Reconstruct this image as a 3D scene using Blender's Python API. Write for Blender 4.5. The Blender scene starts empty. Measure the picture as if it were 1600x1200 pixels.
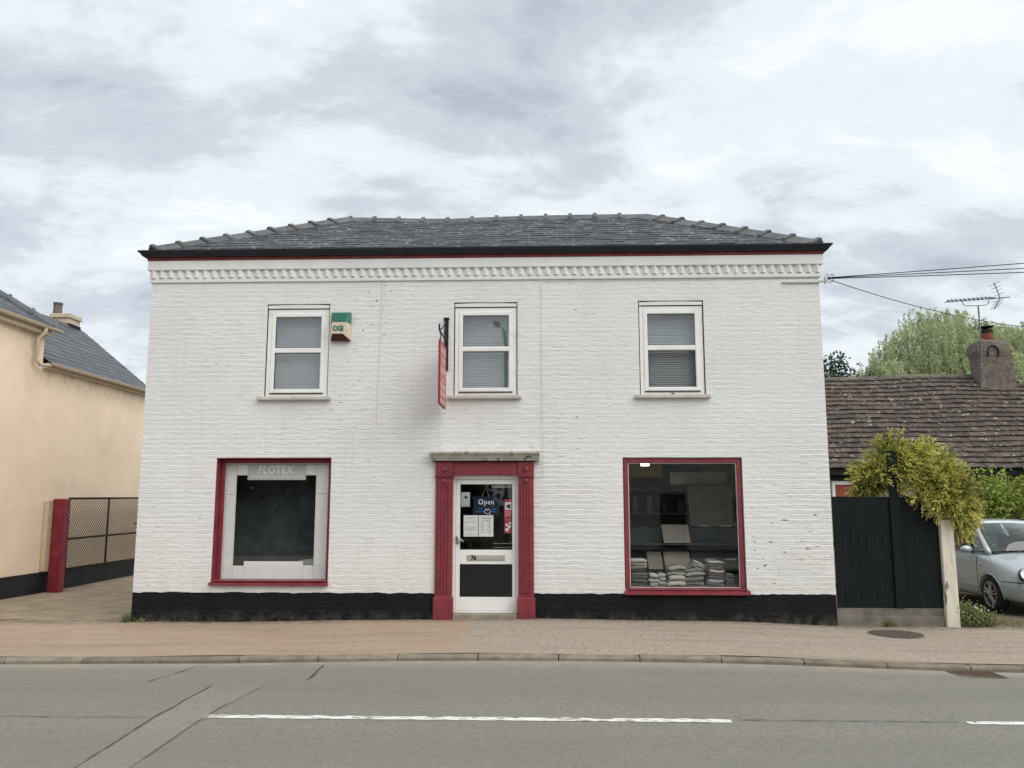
import bpy, bmesh, math, random
import numpy as np
from mathutils import Vector, Matrix, noise as mnoise
R_ = math.radians
random.seed(7); rng = np.random.default_rng(7)
sc = bpy.context.scene
COL = sc.collection

# ------------------------------------------------------------------ camera
cam = bpy.data.cameras.new("camera"); cam_o = bpy.data.objects.new("camera", cam); COL.objects.link(cam_o)
CAM = Vector((0.856, -12.733, 1.70))
cam.sensor_width = 36.0; cam.lens = 36.0 * 1295 / 1600; cam.clip_start = 0.05; cam.clip_end = 3000
cam_o.location = CAM; cam_o.rotation_euler = (R_(90 + 8.19), 0, R_(2.0))
sc.camera = cam_o

# ------------------------------------------------------------------ world: overcast sky
CLX, CLY = -8.0, 2.0                   # where in the cloud field we stand
SUN_EL, SUN_AZ = 48.0, 130.0          # azimuth clockwise from +Y : sun behind the camera, to the right
w = bpy.data.worlds.new("World"); sc.world = w; w.use_nodes = True
nt = w.node_tree; nt.nodes.clear()
def N(t, **kw):
    n = nt.nodes.new(t)
    for k, v in kw.items(): setattr(n, k, v)
    return n
def L(a, b): nt.links.new(a, b)
out = N('ShaderNodeOutputWorld'); bg = N('ShaderNodeBackground'); bg.inputs['Strength'].default_value = 0.1
sky = N('ShaderNodeTexSky', sky_type='NISHITA', sun_disc=False, sun_elevation=R_(SUN_EL), sun_rotation=R_(SUN_AZ))
sky.air_density = 1.0; sky.dust_density = 2.0
tc = N('ShaderNodeTexCoord'); sep = N('ShaderNodeSeparateXYZ'); L(tc.outputs['Generated'], sep.inputs[0])
zz = N('ShaderNodeMath', operation='MAXIMUM'); L(sep.outputs['Z'], zz.inputs[0]); zz.inputs[1].default_value = 0.0
za = N('ShaderNodeMath', operation='ADD'); L(zz.outputs[0], za.inputs[0]); za.inputs[1].default_value = 0.30
dx = N('ShaderNodeMath', operation='DIVIDE'); L(sep.outputs['X'], dx.inputs[0]); L(za.outputs[0], dx.inputs[1])
dy = N('ShaderNodeMath', operation='DIVIDE'); L(sep.outputs['Y'], dy.inputs[0]); L(za.outputs[0], dy.inputs[1])
cb = N('ShaderNodeCombineXYZ'); L(dx.outputs[0], cb.inputs[0]); L(dy.outputs[0], cb.inputs[1])
mp = N('ShaderNodeMapping'); L(cb.outputs[0], mp.inputs['Vector'])
mp.inputs['Location'].default_value = (CLX, CLY, 0); mp.inputs['Rotation'].default_value = (0, 0, R_(-35)); mp.inputs['Scale'].default_value = (0.85, 1.30, 1)
def wnoise(scale, detail, rough, dist, loc):
    m_ = N('ShaderNodeMapping'); L(mp.outputs[0], m_.inputs['Vector']); m_.inputs['Location'].default_value = loc
    n_ = N('ShaderNodeTexNoise'); L(m_.outputs[0], n_.inputs['Vector'])
    n_.inputs['Scale'].default_value = scale; n_.inputs['Detail'].default_value = detail; n_.inputs['Roughness'].default_value = rough; n_.inputs['Distortion'].default_value = dist
    return n_.outputs[0]
def wmath(op, a, b_):
    n_ = N('ShaderNodeMath', operation=op)
    for i_, v_ in enumerate((a, b_)):
        if isinstance(v_, (int, float)): n_.inputs[i_].default_value = v_
        else: L(v_, n_.inputs[i_])
    return n_.outputs[0]
base = wnoise(0.75, 3, 0.5, 0.2, (0, 0, 0)); puff = wnoise(2.1, 9, 0.60, 0.35, (7, 3, 1)); fine = wnoise(5.5, 7, 0.62, 0.5, (2, 9, 4))
cl_v = wmath('ADD', wmath('ADD', wmath('MULTIPLY', base, 0.34), wmath('MULTIPLY', puff, 0.58)), wmath('MULTIPLY', fine, 0.22))
cr = N('ShaderNodeValToRGB'); L(cl_v, cr.inputs[0]); cr.color_ramp.interpolation = 'EASE'
e = cr.color_ramp.elements
e[0].position = 0.42; e[0].color = (0.310, 0.342, 0.386, 1)
e[1].position = 0.660; e[1].color = (0.630, 0.655, 0.668, 1)
k = e.new(0.500); k.color = (0.405, 0.438, 0.478, 1)
k = e.new(0.575); k.color = (0.540, 0.575, 0.602, 1)
cs = N('ShaderNodeVectorMath', operation='SCALE'); L(cr.outputs[0], cs.inputs[0]); cs.inputs['Scale'].default_value = 10.0
mx = N('ShaderNodeMix', data_type='RGBA'); mx.inputs['Factor'].default_value = 0.94
L(sky.outputs[0], mx.inputs['A']); L(cs.outputs[0], mx.inputs['B'])
L(mx.outputs['Result'], bg.inputs['Color']); L(bg.outputs[0], out.inputs[0])

# ------------------------------------------------------------------ sun (veiled by cloud) and exposure
sl = bpy.data.lights.new("sun", 'SUN'); sl.energy = 1.5; sl.angle = R_(65); sl.color = (1.0, 0.945, 0.87)
so = bpy.data.objects.new("sun", sl); COL.objects.link(so)
az, el = R_(SUN_AZ), R_(SUN_EL)
sdir = Vector((math.sin(az) * math.cos(el), math.cos(az) * math.cos(el), math.sin(el)))
so.rotation_euler = sdir.to_track_quat('Z', 'Y').to_euler(); so.location = (0, -20, 30)
sc.view_settings.view_transform = 'Standard'; sc.view_settings.look = 'None'
sc.view_settings.exposure = 0.70; sc.view_settings.gamma = 1.0; sc.view_settings.use_curve_mapping = False
sc.render.engine = 'CYCLES'
sc.cycles.use_denoising = True
sc.cycles.max_bounces = 8; sc.cycles.transparent_max_bounces = 12; sc.cycles.sample_clamp_indirect = 4.0
sc.cycles.caustics_reflective = False; sc.cycles.caustics_refractive = False

# ------------------------------------------------------------------ material helpers
def nodes_of(name):
    m = bpy.data.materials.new(name); m.use_nodes = True
    t = m.node_tree; t.nodes.clear()
    o = t.nodes.new('ShaderNodeOutputMaterial'); b = t.nodes.new('ShaderNodeBsdfPrincipled')
    t.links.new(b.outputs[0], o.inputs[0])
    return m, t, b, o
def nd(t, typ, **kw):
    n = t.nodes.new(typ)
    for k, v in kw.items(): setattr(n, k, v)
    return n
def c4(c): return (c[0], c[1], c[2], 1.0)
def mixc(t, fac, a, b, blend='MIX'):
    n = nd(t, 'ShaderNodeMix', data_type='RGBA', blend_type=blend)
    for s, v in (('Factor', fac), ('A', a), ('B', b)):
        if hasattr(v, 'links') or hasattr(v, 'is_output'): t.links.new(v, n.inputs[s])
        elif s == 'Factor': n.inputs[s].default_value = v
        else: n.inputs[s].default_value = c4(v)
    return n.outputs['Result']
def noise_n(t, vec, scale, detail=5, rough=0.55, dist=0.0):
    n = nd(t, 'ShaderNodeTexNoise'); n.inputs['Scale'].default_value = scale; n.inputs['Detail'].default_value = detail
    n.inputs['Roughness'].default_value = rough; n.inputs['Distortion'].default_value = dist
    if vec is not None: t.links.new(vec, n.inputs['Vector'])
    return n.outputs[0]
def ramp(t, src, p0, p1, v0=0.0, v1=1.0):
    n = nd(t, 'ShaderNodeMapRange'); n.clamp = True
    n.inputs[1].default_value = p0; n.inputs[2].default_value = p1; n.inputs[3].default_value = v0; n.inputs[4].default_value = v1
    t.links.new(src, n.inputs[0]); return n.outputs[0]
def mathn(t, op, a, b=None):
    n = nd(t, 'ShaderNodeMath', operation=op)
    for i, v in enumerate((a, b)):
        if v is None: continue
        if hasattr(v, 'is_output'): t.links.new(v, n.inputs[i])
        else: n.inputs[i].default_value = v
    return n.outputs[0]
def pos(t, scale=None):
    g = nd(t, 'ShaderNodeNewGeometry').outputs['Position']
    if scale is None: return g
    m = nd(t, 'ShaderNodeMapping'); t.links.new(g, m.inputs['Vector']); m.inputs['Scale'].default_value = scale
    return m.outputs[0]
def bump(t, b, src, strength, dist=0.01):
    n = nd(t, 'ShaderNodeBump'); n.inputs['Strength'].default_value = strength; n.inputs['Distance'].default_value = dist
    t.links.new(src, n.inputs['Height']); t.links.new(n.outputs[0], b.inputs['Normal'])
def mat(name, col, rough=0.8, var=0.12, scale=6.0, col2=None, spots=None, bmp=0.0, bscale=80.0, bdist=0.004, rnd=0.0, spec=0.3, metal=0.0, stretch=None, spot_scale=40.0, spot_lo=0.62, spot_hi=0.68, coat=0.0):
    m, t, b, o = nodes_of(name)
    p = pos(t, stretch)
    c2 = col2 if col2 is not None else tuple(max(0, c * (1 - var * 2)) for c in col)
    c1 = col if col2 is not None else tuple(c * (1 + var) for c in col)
    f = ramp(t, noise_n(t, p, scale, 6, 0.6), 0.3, 0.7)
    c = mixc(t, f, c1, c2)
    if spots is not None:
        s = ramp(t, noise_n(t, p, spot_scale, 3, 0.5), spot_lo, spot_hi)
        c = mixc(t, s, c, spots)
    if rnd > 0:
        a = nd(t, 'ShaderNodeAttribute', attribute_name='rnd')
        v = ramp(t, a.outputs['Fac'], 0, 1, 1 - rnd, 1 + rnd)
        h = nd(t, 'ShaderNodeHueSaturation'); t.links.new(v, h.inputs['Value']); t.links.new(c, h.inputs['Color']); c = h.outputs[0]
    t.links.new(c, b.inputs['Base Color'])
    b.inputs['Roughness'].default_value = rough; b.inputs['Specular IOR Level'].default_value = spec; b.inputs['Metallic'].default_value = metal
    b.inputs['Coat Weight'].default_value = coat
    if bmp > 0: bump(t, b, noise_n(t, p, bscale, 4, 0.6), bmp, bdist)
    return m
def glass_mat(name, refl=1.6, tint=(0.985, 0.992, 0.988), rough=0.02):
    m = bpy.data.materials.new(name); m.use_nodes = True; t = m.node_tree; t.nodes.clear()
    o = nd(t, 'ShaderNodeOutputMaterial'); tr = nd(t, 'ShaderNodeBsdfTransparent'); gl = nd(t, 'ShaderNodeBsdfGlossy'); mx = nd(t, 'ShaderNodeMixShader')
    tr.inputs['Color'].default_value = c4(tint); gl.inputs['Roughness'].default_value = rough
    g = nd(t, 'ShaderNodeNewGeometry'); dt = nd(t, 'ShaderNodeVectorMath', operation='DOT_PRODUCT')     # Schlick reflectance, the same from both faces of the pane
    t.links.new(g.outputs['Incoming'], dt.inputs[0]); t.links.new(g.outputs['Normal'], dt.inputs[1])
    f = mathn(t, 'POWER', mathn(t, 'SUBTRACT', 1.0, mathn(t, 'ABSOLUTE', dt.outputs['Value'])), 5.0)
    f = mathn(t, 'MULTIPLY', mathn(t, 'ADD', mathn(t, 'MULTIPLY', f, 0.96), 0.04), refl * 0.5); f = mathn(t, 'MINIMUM', f, 1.0)
    # old panes are never quite flat
    n = nd(t, 'ShaderNodeBump'); n.inputs['Strength'].default_value = 0.02; n.inputs['Distance'].default_value = 0.02
    t.links.new(noise_n(t, pos(t), 2.5, 2), n.inputs['Height']); t.links.new(n.outputs[0], gl.inputs['Normal'])
    t.links.new(f, mx.inputs[0]); t.links.new(tr.outputs[0], mx.inputs[1]); t.links.new(gl.outputs[0], mx.inputs[2]); t.links.new(mx.outputs[0], o.inputs[0])
    return m
def emit_mat(name, col, s):
    m = bpy.data.materials.new(name); m.use_nodes = True; t = m.node_tree; t.nodes.clear()
    o = nd(t, 'ShaderNodeOutputMaterial'); e = nd(t, 'ShaderNodeEmission'); e.inputs[0].default_value = c4(col); e.inputs[1].default_value = s
    t.links.new(e.outputs[0], o.inputs[0]); return m

# painted brick: thick white masonry paint, black band at the foot, chips and flakes
def painted_brick():
    m, t, b, o = nodes_of("painted_brick")
    p = pos(t); s = nd(t, 'ShaderNodeSeparateXYZ'); t.links.new(p, s.inputs[0])
    broad = ramp(t, noise_n(t, p, 0.7, 4, 0.6), 0.35, 0.7)
    white = mixc(t, broad, (0.775, 0.78, 0.775), (0.71, 0.71, 0.70))
    warm = ramp(t, noise_n(t, pos(t, (1, 1, 1.6)), 0.9, 4, 0.6, 0.6), 0.56, 0.76, 0, 0.5)
    white = mixc(t, warm, white, (0.75, 0.705, 0.68))
    grime = ramp(t, noise_n(t, pos(t, (3, 3, 22)), 1.6, 6, 0.65), 0.52, 0.76, 0, 0.55)
    white = mixc(t, grime, white, (0.55, 0.53, 0.49))
    attr = nd(t, 'ShaderNodeAttribute', attribute_name='rnd')
    tone = ramp(t, attr.outputs['Fac'], 0, 1, 0.985, 1.012)
    h = nd(t, 'ShaderNodeHueSaturation'); t.links.new(tone, h.inputs['Value']); t.links.new(white, h.inputs['Color']); white = h.outputs[0]
    run = ramp(t, noise_n(t, pos(t, (5.5, 5.5, 0.45)), 1.4, 5, 0.6), 0.56, 0.80, 0, 0.42)
    white = mixc(t, run, white, (0.58, 0.555, 0.51))
    # splashed dirt low on the white
    low = mathn(t, 'MULTIPLY', ramp(t, s.outputs['Z'], 0.36, 0.95, 1, 0), ramp(t, noise_n(t, p, 5, 5, 0.7), 0.4, 0.75, 0, 0.5))
    white = mixc(t, low, white, (0.52, 0.48, 0.38))
    # flaked chips: small horizontal, in patches where the paint has let go
    patch = ramp(t, noise_n(t, p, 0.42, 3, 0.55), 0.52, 0.62)
    chip = ramp(t, noise_n(t, pos(t, (9, 9, 26)), 1.0, 3, 0.55), 0.645, 0.675)
    chip = mathn(t, 'MULTIPLY', chip, patch)
    white = mixc(t, chip, white, (0.16, 0.13, 0.11))
    black = mixc(t, ramp(t, noise_n(t, p, 3, 6, 0.65), 0.35, 0.7), (0.0085, 0.0098, 0.0112), (0.0145, 0.016, 0.0165))
    bchip = ramp(t, noise_n(t, pos(t, (7, 7, 12)), 1.3, 4, 0.6), 0.73, 0.76)
    black = mixc(t, bchip, black, (0.16, 0.15, 0.14))
    ed = mathn(t, 'ADD', s.outputs['Z'], ramp(t, noise_n(t, pos(t, (2.2, 2.2, 0.1)), 1.5, 5, 0.6), 0.2, 0.8, -0.022, 0.022))
    isw = ramp(t, ed, 0.361, 0.365)
    c = mixc(t, isw, black, white)
    # soil splash at the very foot
    foot = mathn(t, 'MULTIPLY', ramp(t, s.outputs['Z'], -0.06, 0.12, 1, 0), ramp(t, noise_n(t, p, 6, 5, 0.7), 0.42, 0.7, 0, 0.8))
    c = mixc(t, foot, c, (0.13, 0.11, 0.085))
    t.links.new(c, b.inputs['Base Color']); b.inputs['Roughness'].default_value = 0.75; b.inputs['Specular IOR Level'].default_value = 0.12
    hgt = mathn(t, 'ADD', mathn(t, 'MULTIPLY', noise_n(t, pos(t, (1, 1, 3.4)), 6.5, 5, 0.6, 0.5), 1.0), mathn(t, 'MULTIPLY', noise_n(t, p, 70, 3, 0.6), 0.25))
    hgt = mathn(t, 'SUBTRACT', hgt, mathn(t, 'MULTIPLY', chip, 0.3))
    bump(t, b, hgt, 0.6, 0.018)
    return m
def two_tone_pavement():
    m, t, b, o = nodes_of("footway_asphalt")
    p = pos(t); s = nd(t, 'ShaderNodeSeparateXYZ'); t.links.new(p, s.inputs[0])
    grain = ramp(t, noise_n(t, p, 38, 5, 0.8), 0.36, 0.66)
    left = mixc(t, grain, (0.45, 0.355, 0.26), (0.265, 0.20, 0.148))
    left = mixc(t, ramp(t, noise_n(t, pos(t, (0.6, 2.0, 1)), 1.5, 5, 0.6), 0.42, 0.72, 0, 0.75), left, (0.33, 0.235, 0.185))
    right = mixc(t, ramp(t, noise_n(t, p, 34, 5, 0.82), 0.40, 0.62), (0.46, 0.40, 0.33), (0.175, 0.152, 0.126))
    xs = mathn(t, 'ADD', s.outputs['X'], ramp(t, noise_n(t, p, 2.0, 4), 0.2, 0.8, -0.06, 0.06))
    isr = ramp(t, xs, -0.19, -0.10, 0, 0.85)
    c = mixc(t, isr, left, right)
    tan = ramp(t, noise_n(t, pos(t, (0.8, 1.2, 1)), 1.1, 5, 0.65, 0.5), 0.52, 0.72, 0, 0.55)
    c = mixc(t, tan, c, (0.38, 0.295, 0.20))
    # silt along the kerb and dirt under the wall
    kerb = mathn(t, 'MULTIPLY', ramp(t, s.outputs['Y'], -2.5, -2.9, 0, 1), ramp(t, noise_n(t, p, 4, 4), 0.35, 0.65, 0, 0.6))
    c = mixc(t, kerb, c, (0.38, 0.31, 0.22))
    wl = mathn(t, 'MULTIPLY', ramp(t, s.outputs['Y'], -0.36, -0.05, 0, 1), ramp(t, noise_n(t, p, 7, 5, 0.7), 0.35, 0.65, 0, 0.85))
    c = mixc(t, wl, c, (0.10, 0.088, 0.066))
    band = ramp(t, noise_n(t, pos(t, (0.22, 3.2, 1)), 1.3, 5, 0.65), 0.50, 0.72, 0, 0.6)
    c = mixc(t, band, c, (0.19, 0.158, 0.125))
    gum = ramp(t, noise_n(t, p, 9, 2, 0.4), 0.70, 0.73, 0, 0.55)
    c = mixc(t, gum, c, (0.13, 0.112, 0.092))
    st = ramp(t, noise_n(t, p, 60, 2), 0.71, 0.74)
    c = mixc(t, st, c, (0.45, 0.42, 0.37))
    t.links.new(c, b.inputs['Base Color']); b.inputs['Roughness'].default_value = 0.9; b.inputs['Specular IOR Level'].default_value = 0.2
    bump(t, b, noise_n(t, p, 90, 3, 0.7), 0.6, 0.006)
    return m
def road_mat(name, a, bcol, streak=True):
    m, t, b, o = nodes_of(name)
    p = pos(t); s = nd(t, 'ShaderNodeSeparateXYZ'); t.links.new(p, s.inputs[0])
    c = mixc(t, ramp(t, noise_n(t, p, 45, 5, 0.85), 0.36, 0.64), tuple(x * 1.36 for x in a), tuple(x * 0.66 for x in a))
    c = mixc(t, ramp(t, noise_n(t, pos(t, (0.25, 1.4, 1)), 1.2, 5, 0.6), 0.4, 0.7, 0, 0.6), c, bcol)
    c = mixc(t, ramp(t, noise_n(t, p, 0.8, 4, 0.6), 0.5, 0.75, 0, 0.4), c, tuple(x * 1.12 for x in a))
    c = mixc(t, ramp(t, noise_n(t, p, 150, 2), 0.735, 0.76), c, (0.38, 0.36, 0.31))
    for y_, w_, col_, a_ in ((-4.35, 0.55, 0.84, 0.55), (-6.35, 0.6, 0.84, 0.5), (-7.6, 0.5, 0.88, 0.5)):   # tyre-polished tracks
        k_ = ramp(t, mathn(t, 'ABSOLUTE', mathn(t, 'ADD', s.outputs['Y'], -y_)), 0.1, w_, 1, 0)
        c = mixc(t, mathn(t, 'MULTIPLY', k_, ramp(t, noise_n(t, pos(t, (0.35, 1.5, 1)), 1.0, 4, 0.6), 0.3, 0.7, 0.1, a_)), c, tuple(x * col_ * 0.92 for x in a))
    c = mixc(t, ramp(t, noise_n(t, p, 1.7, 5, 0.7, 0.8), 0.66, 0.80, 0, 0.45), c, tuple(x * 0.62 for x in a))     # old oil and damp
    c = mixc(t, ramp(t, noise_n(t, p, 14, 5, 0.75), 0.50, 0.68, 0, 0.5), c, tuple(x * 0.74 for x in a))
    if streak:   # pale silt lies in the channel beside the kerb
        k = mathn(t, 'MULTIPLY', ramp(t, s.outputs['Y'], -3.42, -3.08, 0, 1), ramp(t, noise_n(t, p, 3, 5, 0.65), 0.3, 0.65, 0.15, 0.75))
        c = mixc(t, k, c, (0.37, 0.33, 0.26))
    t.links.new(c, b.inputs['Base Color']); b.inputs['Roughness'].default_value = 0.82; b.inputs['Specular IOR Level'].default_value = 0.3
    bump(t, b, noise_n(t, p, 110, 3, 0.7), 0.5, 0.005)
    return m
M = {}
M['brick'] = painted_brick()
M['whitewall'] = mat("white_masonry_paint", (0.775, 0.775, 0.765), 0.7, 0.05, 2.0, bmp=0.35, bscale=25, bdist=0.006, spec=0.25, spots=(0.42, 0.40, 0.36), spot_scale=14, spot_lo=0.70, spot_hi=0.76)
M['pvc'] = mat("white_upvc", (0.84, 0.84, 0.82), 0.35, 0.03, 3.0, spots=(0.72, 0.695, 0.63), spot_scale=5, spot_lo=0.55, spot_hi=0.8, spec=0.45)
M['sill'] = mat("weathered_sill", (0.56, 0.54, 0.50), 0.7, 0.12, 7, bmp=0.3)
M['sealant_gapshade'] = mat("black_joint_gap_shade", (0.02, 0.018, 0.016), 0.8, 0.2, 20)  # black of real gaskets, and painted shade for the gaps round window frames
M['red'] = mat("red_gloss_paint", (0.235, 0.036, 0.049), 0.45, 0.16, 5, spots=(0.13, 0.035, 0.042), spot_scale=26, spot_lo=0.57, spot_hi=0.72, bmp=0.25, bscale=45, bdist=0.003, spec=0.4)
M['redpost'] = mat("red_post_paint", (0.235, 0.026, 0.038), 0.55, 0.2, 5, spots=(0.10, 0.02, 0.025), spot_scale=16, spot_lo=0.58, spot_hi=0.7, bmp=0.4, bscale=40)
M['fascia'] = mat("faded_red_fascia", (0.21, 0.045, 0.042), 0.6, 0.2, 8)
M['blackgloss'] = mat("black_gutter_plastic", (0.012, 0.017, 0.028), 0.38, 0.2, 5, spec=0.4)
M['glass'] = glass_mat("window_glass", 2.2)
M['glass2'] = glass_mat("double_glazing", 5.0)
M['darkroom'] = mat("room_wall", (0.45, 0.45, 0.43), 0.9, 0.1, 2)
M['floor_in'] = mat("shop_floor", (0.06, 0.055, 0.05), 0.9, 0.2, 3)
M['blind'] = mat("venetian_blind_slat", (0.42, 0.46, 0.48), 0.5, 0.04, 3)
M['slate'] = mat("roof_slate", (0.047, 0.055, 0.066), 0.55, 0.25, 5, spots=(0.26, 0.265, 0.255), spot_scale=11, spot_lo=0.60, spot_hi=0.70, bmp=0.5, bscale=35, bdist=0.006, rnd=0.5, spec=0.4)
M['slate2'] = mat("neighbour_slate", (0.085, 0.094, 0.104), 0.5, 0.14, 4, bmp=0.4, bscale=35, bdist=0.005, rnd=0.22, spec=0.45)
M['ridge'] = mat("clay_ridge_tile", (0.125, 0.128, 0.132), 0.75, 0.2, 9, spots=(0.24, 0.235, 0.21), spot_scale=18, spot_lo=0.62, spot_hi=0.74, bmp=0.4, rnd=0.15)
M['deck'] = mat("roof_underlay", (0.02, 0.02, 0.022), 0.9)
def cream_render():
    m = mat("cream_render", (0.90, 0.745, 0.565), 0.85, 0.05, 1.2, spots=(0.87, 0.705, 0.525), spot_scale=4, spot_lo=0.5, spot_hi=0.85, bmp=0.5, bscale=45, bdist=0.008)
    t = m.node_tree; b = [n for n in t.nodes if n.type == 'BSDF_PRINCIPLED'][0]; c = b.inputs['Base Color'].links[0].from_socket
    p = pos(t); s = nd(t, 'ShaderNodeSeparateXYZ'); t.links.new(p, s.inputs[0])
    for z_, h_, y_ in ((4.45, 0.55, 3.35), (5.15, 0.35, -9.0)):      # algae and soot below leaking gutters
        k = mathn(t, 'MULTIPLY', ramp(t, s.outputs['Z'], z_ - h_, z_, 0, 1), ramp(t, s.outputs['Z'], z_, z_ + 0.02, 1, 0))
        k = mathn(t, 'MULTIPLY', k, ramp(t, noise_n(t, pos(t, (3, 3, 1.6)), 2.2, 6, 0.7), 0.40, 0.68, 0, 0.6))
        k = mathn(t, 'MULTIPLY', k, ramp(t, s.outputs['Y'], y_, y_ + 0.3, 0, 1))
        c = mixc(t, k, c, (0.30, 0.23, 0.16))
    near = mathn(t, 'MULTIPLY', ramp(t, mathn(t, 'ABSOLUTE', mathn(t, 'ADD', s.outputs['Y'], -3.1)), 0.05, 0.38, 1, 0), ramp(t, s.outputs['Z'], 3.6, 4.6, 0, 1))
    c = mixc(t, mathn(t, 'MULTIPLY', near, ramp(t, noise_n(t, p, 5, 5, 0.7), 0.35, 0.65, 0.1, 0.55)), c, (0.36, 0.285, 0.21))
    c = mixc(t, ramp(t, noise_n(t, pos(t, (2.5, 2.5, 0.35)), 1.2, 5, 0.6), 0.58, 0.85, 0, 0.08), c, (0.66, 0.53, 0.385))
    c = mixc(t, ramp(t, noise_n(t, pos(t, (1, 1, 4)), 14, 3, 0.6), 0.71, 0.74, 0, 0.7), c, (0.34, 0.26, 0.18))
    t.links.new(c, b.inputs['Base Color']); return m
M['cream'] = cream_render()
M['creampaint'] = mat("cream_gloss_paint", (0.60, 0.50, 0.38), 0.5, 0.08, 8)
M['plinthblack'] = mat("black_plinth_paint", (0.017, 0.019, 0.022), 0.6, 0.25, 4, bmp=0.4, bscale=40)
M['iron'] = mat("rusty_dark_iron", (0.030, 0.018, 0.014), 0.7, 0.3, 18)
M['wire'] = mat("galvanised_wire", (0.055, 0.040, 0.034), 0.6, 0.2, 20)
M['black'] = mat("black_painted_iron", (0.012, 0.014, 0.019), 0.45, 0.2, 10)
M['fenceblack'] = mat("black_stained_timber", (0.0085, 0.0120, 0.0130), 0.8, 0.3, 3, col2=(0.012, 0.017, 0.0145), stretch=(6, 6, 0.8), bmp=0.5, bscale=18, rnd=0.10, spec=0.12)
M['concrete'] = mat("stained_concrete", (0.23, 0.205, 0.175), 0.9, 0.2, 4, col2=(0.11, 0.105, 0.078), bmp=0.5, bscale=50)
M['whitepost'] = mat("flaking_white_post", (0.70, 0.665, 0.545), 0.75, 0.08, 5, spots=(0.17, 0.145, 0.105), spot_scale=6, spot_lo=0.60, spot_hi=0.66, stretch=(3.0, 3.0, 0.55), bmp=0.3)
M['tile'] = mat("cottage_clay_tile", (0.118, 0.094, 0.080), 0.85, 0.25, 9, col2=(0.058, 0.049, 0.044), spots=(0.44, 0.42, 0.38), spot_scale=13, spot_lo=0.64, spot_hi=0.69, bmp=0.6, bscale=40, rnd=0.28)
M['mosstile'] = mat("cottage_ridge_tile", (0.15, 0.14, 0.105), 0.9, 0.2, 9, bmp=0.5, rnd=0.3)
M['chimrender'] = mat("chimney_render", (0.20, 0.17, 0.145), 0.95, 0.25, 10, col2=(0.10, 0.088, 0.075), spots=(0.30, 0.27, 0.23), spot_scale=26, spot_lo=0.58, spot_hi=0.66, bmp=1.0, bscale=35, bdist=0.02)
M['terracotta'] = mat("terracotta_pot", (0.36, 0.105, 0.070), 0.8, 0.12, 8)
M['soot'] = mat("soot_and_eave_shade", (0.012, 0.013, 0.013), 0.6, 0.2, 10)  # soot on the chimney parts; its black also paints the eave shade
M['alu'] = mat("aerial_metal", (0.16, 0.165, 0.17), 0.5, 0.1, 10, metal=0.3)
M['footway'] = two_tone_pavement()
M['road'] = road_mat("road_asphalt", (0.208, 0.199, 0.176), (0.182, 0.175, 0.156))
M['patch'] = road_mat("asphalt_patch", (0.230, 0.218, 0.188), (0.206, 0.196, 0.170), False)
M['tar'] = mat("tar_seam", (0.095, 0.090, 0.078), 0.7, 0.3, 14)
M['paintline'] = mat("white_road_paint", (0.74, 0.735, 0.70), 0.7, 0.05, 6, spots=(0.26, 0.25, 0.215), spot_scale=16, spot_lo=0.53, spot_hi=0.62, stretch=(0.7, 2.4, 1), bmp=0.2)
M['kerb'] = mat("kerb_concrete", (0.265, 0.232, 0.18), 0.9, 0.15, 6, col2=(0.145, 0.125, 0.095), bmp=0.6, bscale=80, rnd=0.12)
M['drive'] = mat("driveway_concrete", (0.36, 0.295, 0.215), 0.9, 0.15, 2.2, col2=(0.20, 0.162, 0.118), bmp=0.5, bscale=70, spots=(0.30, 0.265, 0.21), spot_scale=60)
M['gravel'] = mat("gravelly_earth", (0.19, 0.155, 0.105), 0.95, 0.25, 5, col2=(0.10, 0.085, 0.055), bmp=0.8, bscale=50, bdist=0.012, spots=(0.34, 0.29, 0.21), spot_scale=55)
M['earth'] = mat("far_ground", (0.085, 0.088, 0.05), 0.95, 0.2, 0.3)
M['castiron'] = mat("cast_iron", (0.125, 0.11, 0.09), 0.75, 0.2, 14, bmp=0.3)
M['rustiron'] = mat('rusty_grating', (0.15, 0.095, 0.065), 0.8, 0.25, 14)
M['stone'] = mat("worn_step_stone", (0.30, 0.265, 0.21), 0.9, 0.15, 8, bmp=0.5)
M['lead'] = mat("weathered_canopy", (0.50, 0.495, 0.455), 0.8, 0.15, 9, spots=(0.10, 0.10, 0.085), spot_scale=11, spot_lo=0.60, spot_hi=0.68, stretch=(1, 1, 0.5), bmp=0.4)
M['steel'] = mat("brushed_steel", (0.46, 0.45, 0.43), 0.32, 0.05, 10, metal=0.9)
M['plate'] = mat("letter_plate_metal", (0.52, 0.50, 0.47), 0.4, 0.05, 10, metal=0.4)
M['lacquer'] = mat("black_number", (0.012, 0.011, 0.010), 0.5)
M['dpanel'] = mat("dark_door_panel", (0.010, 0.012, 0.013), 0.25, 0.1, 5, spec=0.5)
M['paper'] = mat("notice_paper", (0.86, 0.86, 0.83), 0.85, 0.04, 6)
M['papergreen'] = mat("pale_poster_paper", (0.50, 0.56, 0.55), 0.85, 0.05, 6)
M['ink'] = mat("grey_print", (0.22, 0.22, 0.22), 0.8)
M['inkdark'] = mat("dark_print", (0.07, 0.08, 0.08), 0.8)
M['navy'] = mat("navy_sign_card", (0.008, 0.016, 0.040), 0.4)
M['blue'] = mat("blue_print", (0.02, 0.10, 0.36), 0.5)
M['whiteprint'] = mat("white_print", (0.80, 0.82, 0.84), 0.6, 0.02)
M['redsticker'] = mat("red_sticker", (0.48, 0.045, 0.060), 0.5)
M['pinksticker'] = mat("pink_print", (0.60, 0.22, 0.22), 0.5)
M['creamlabel'] = mat("cream_label", (0.30, 0.28, 0.20), 0.6)
M['greenplastic'] = mat("green_plastic", (0.012, 0.135, 0.085), 0.4, 0.08, 6, spec=0.45)
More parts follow.
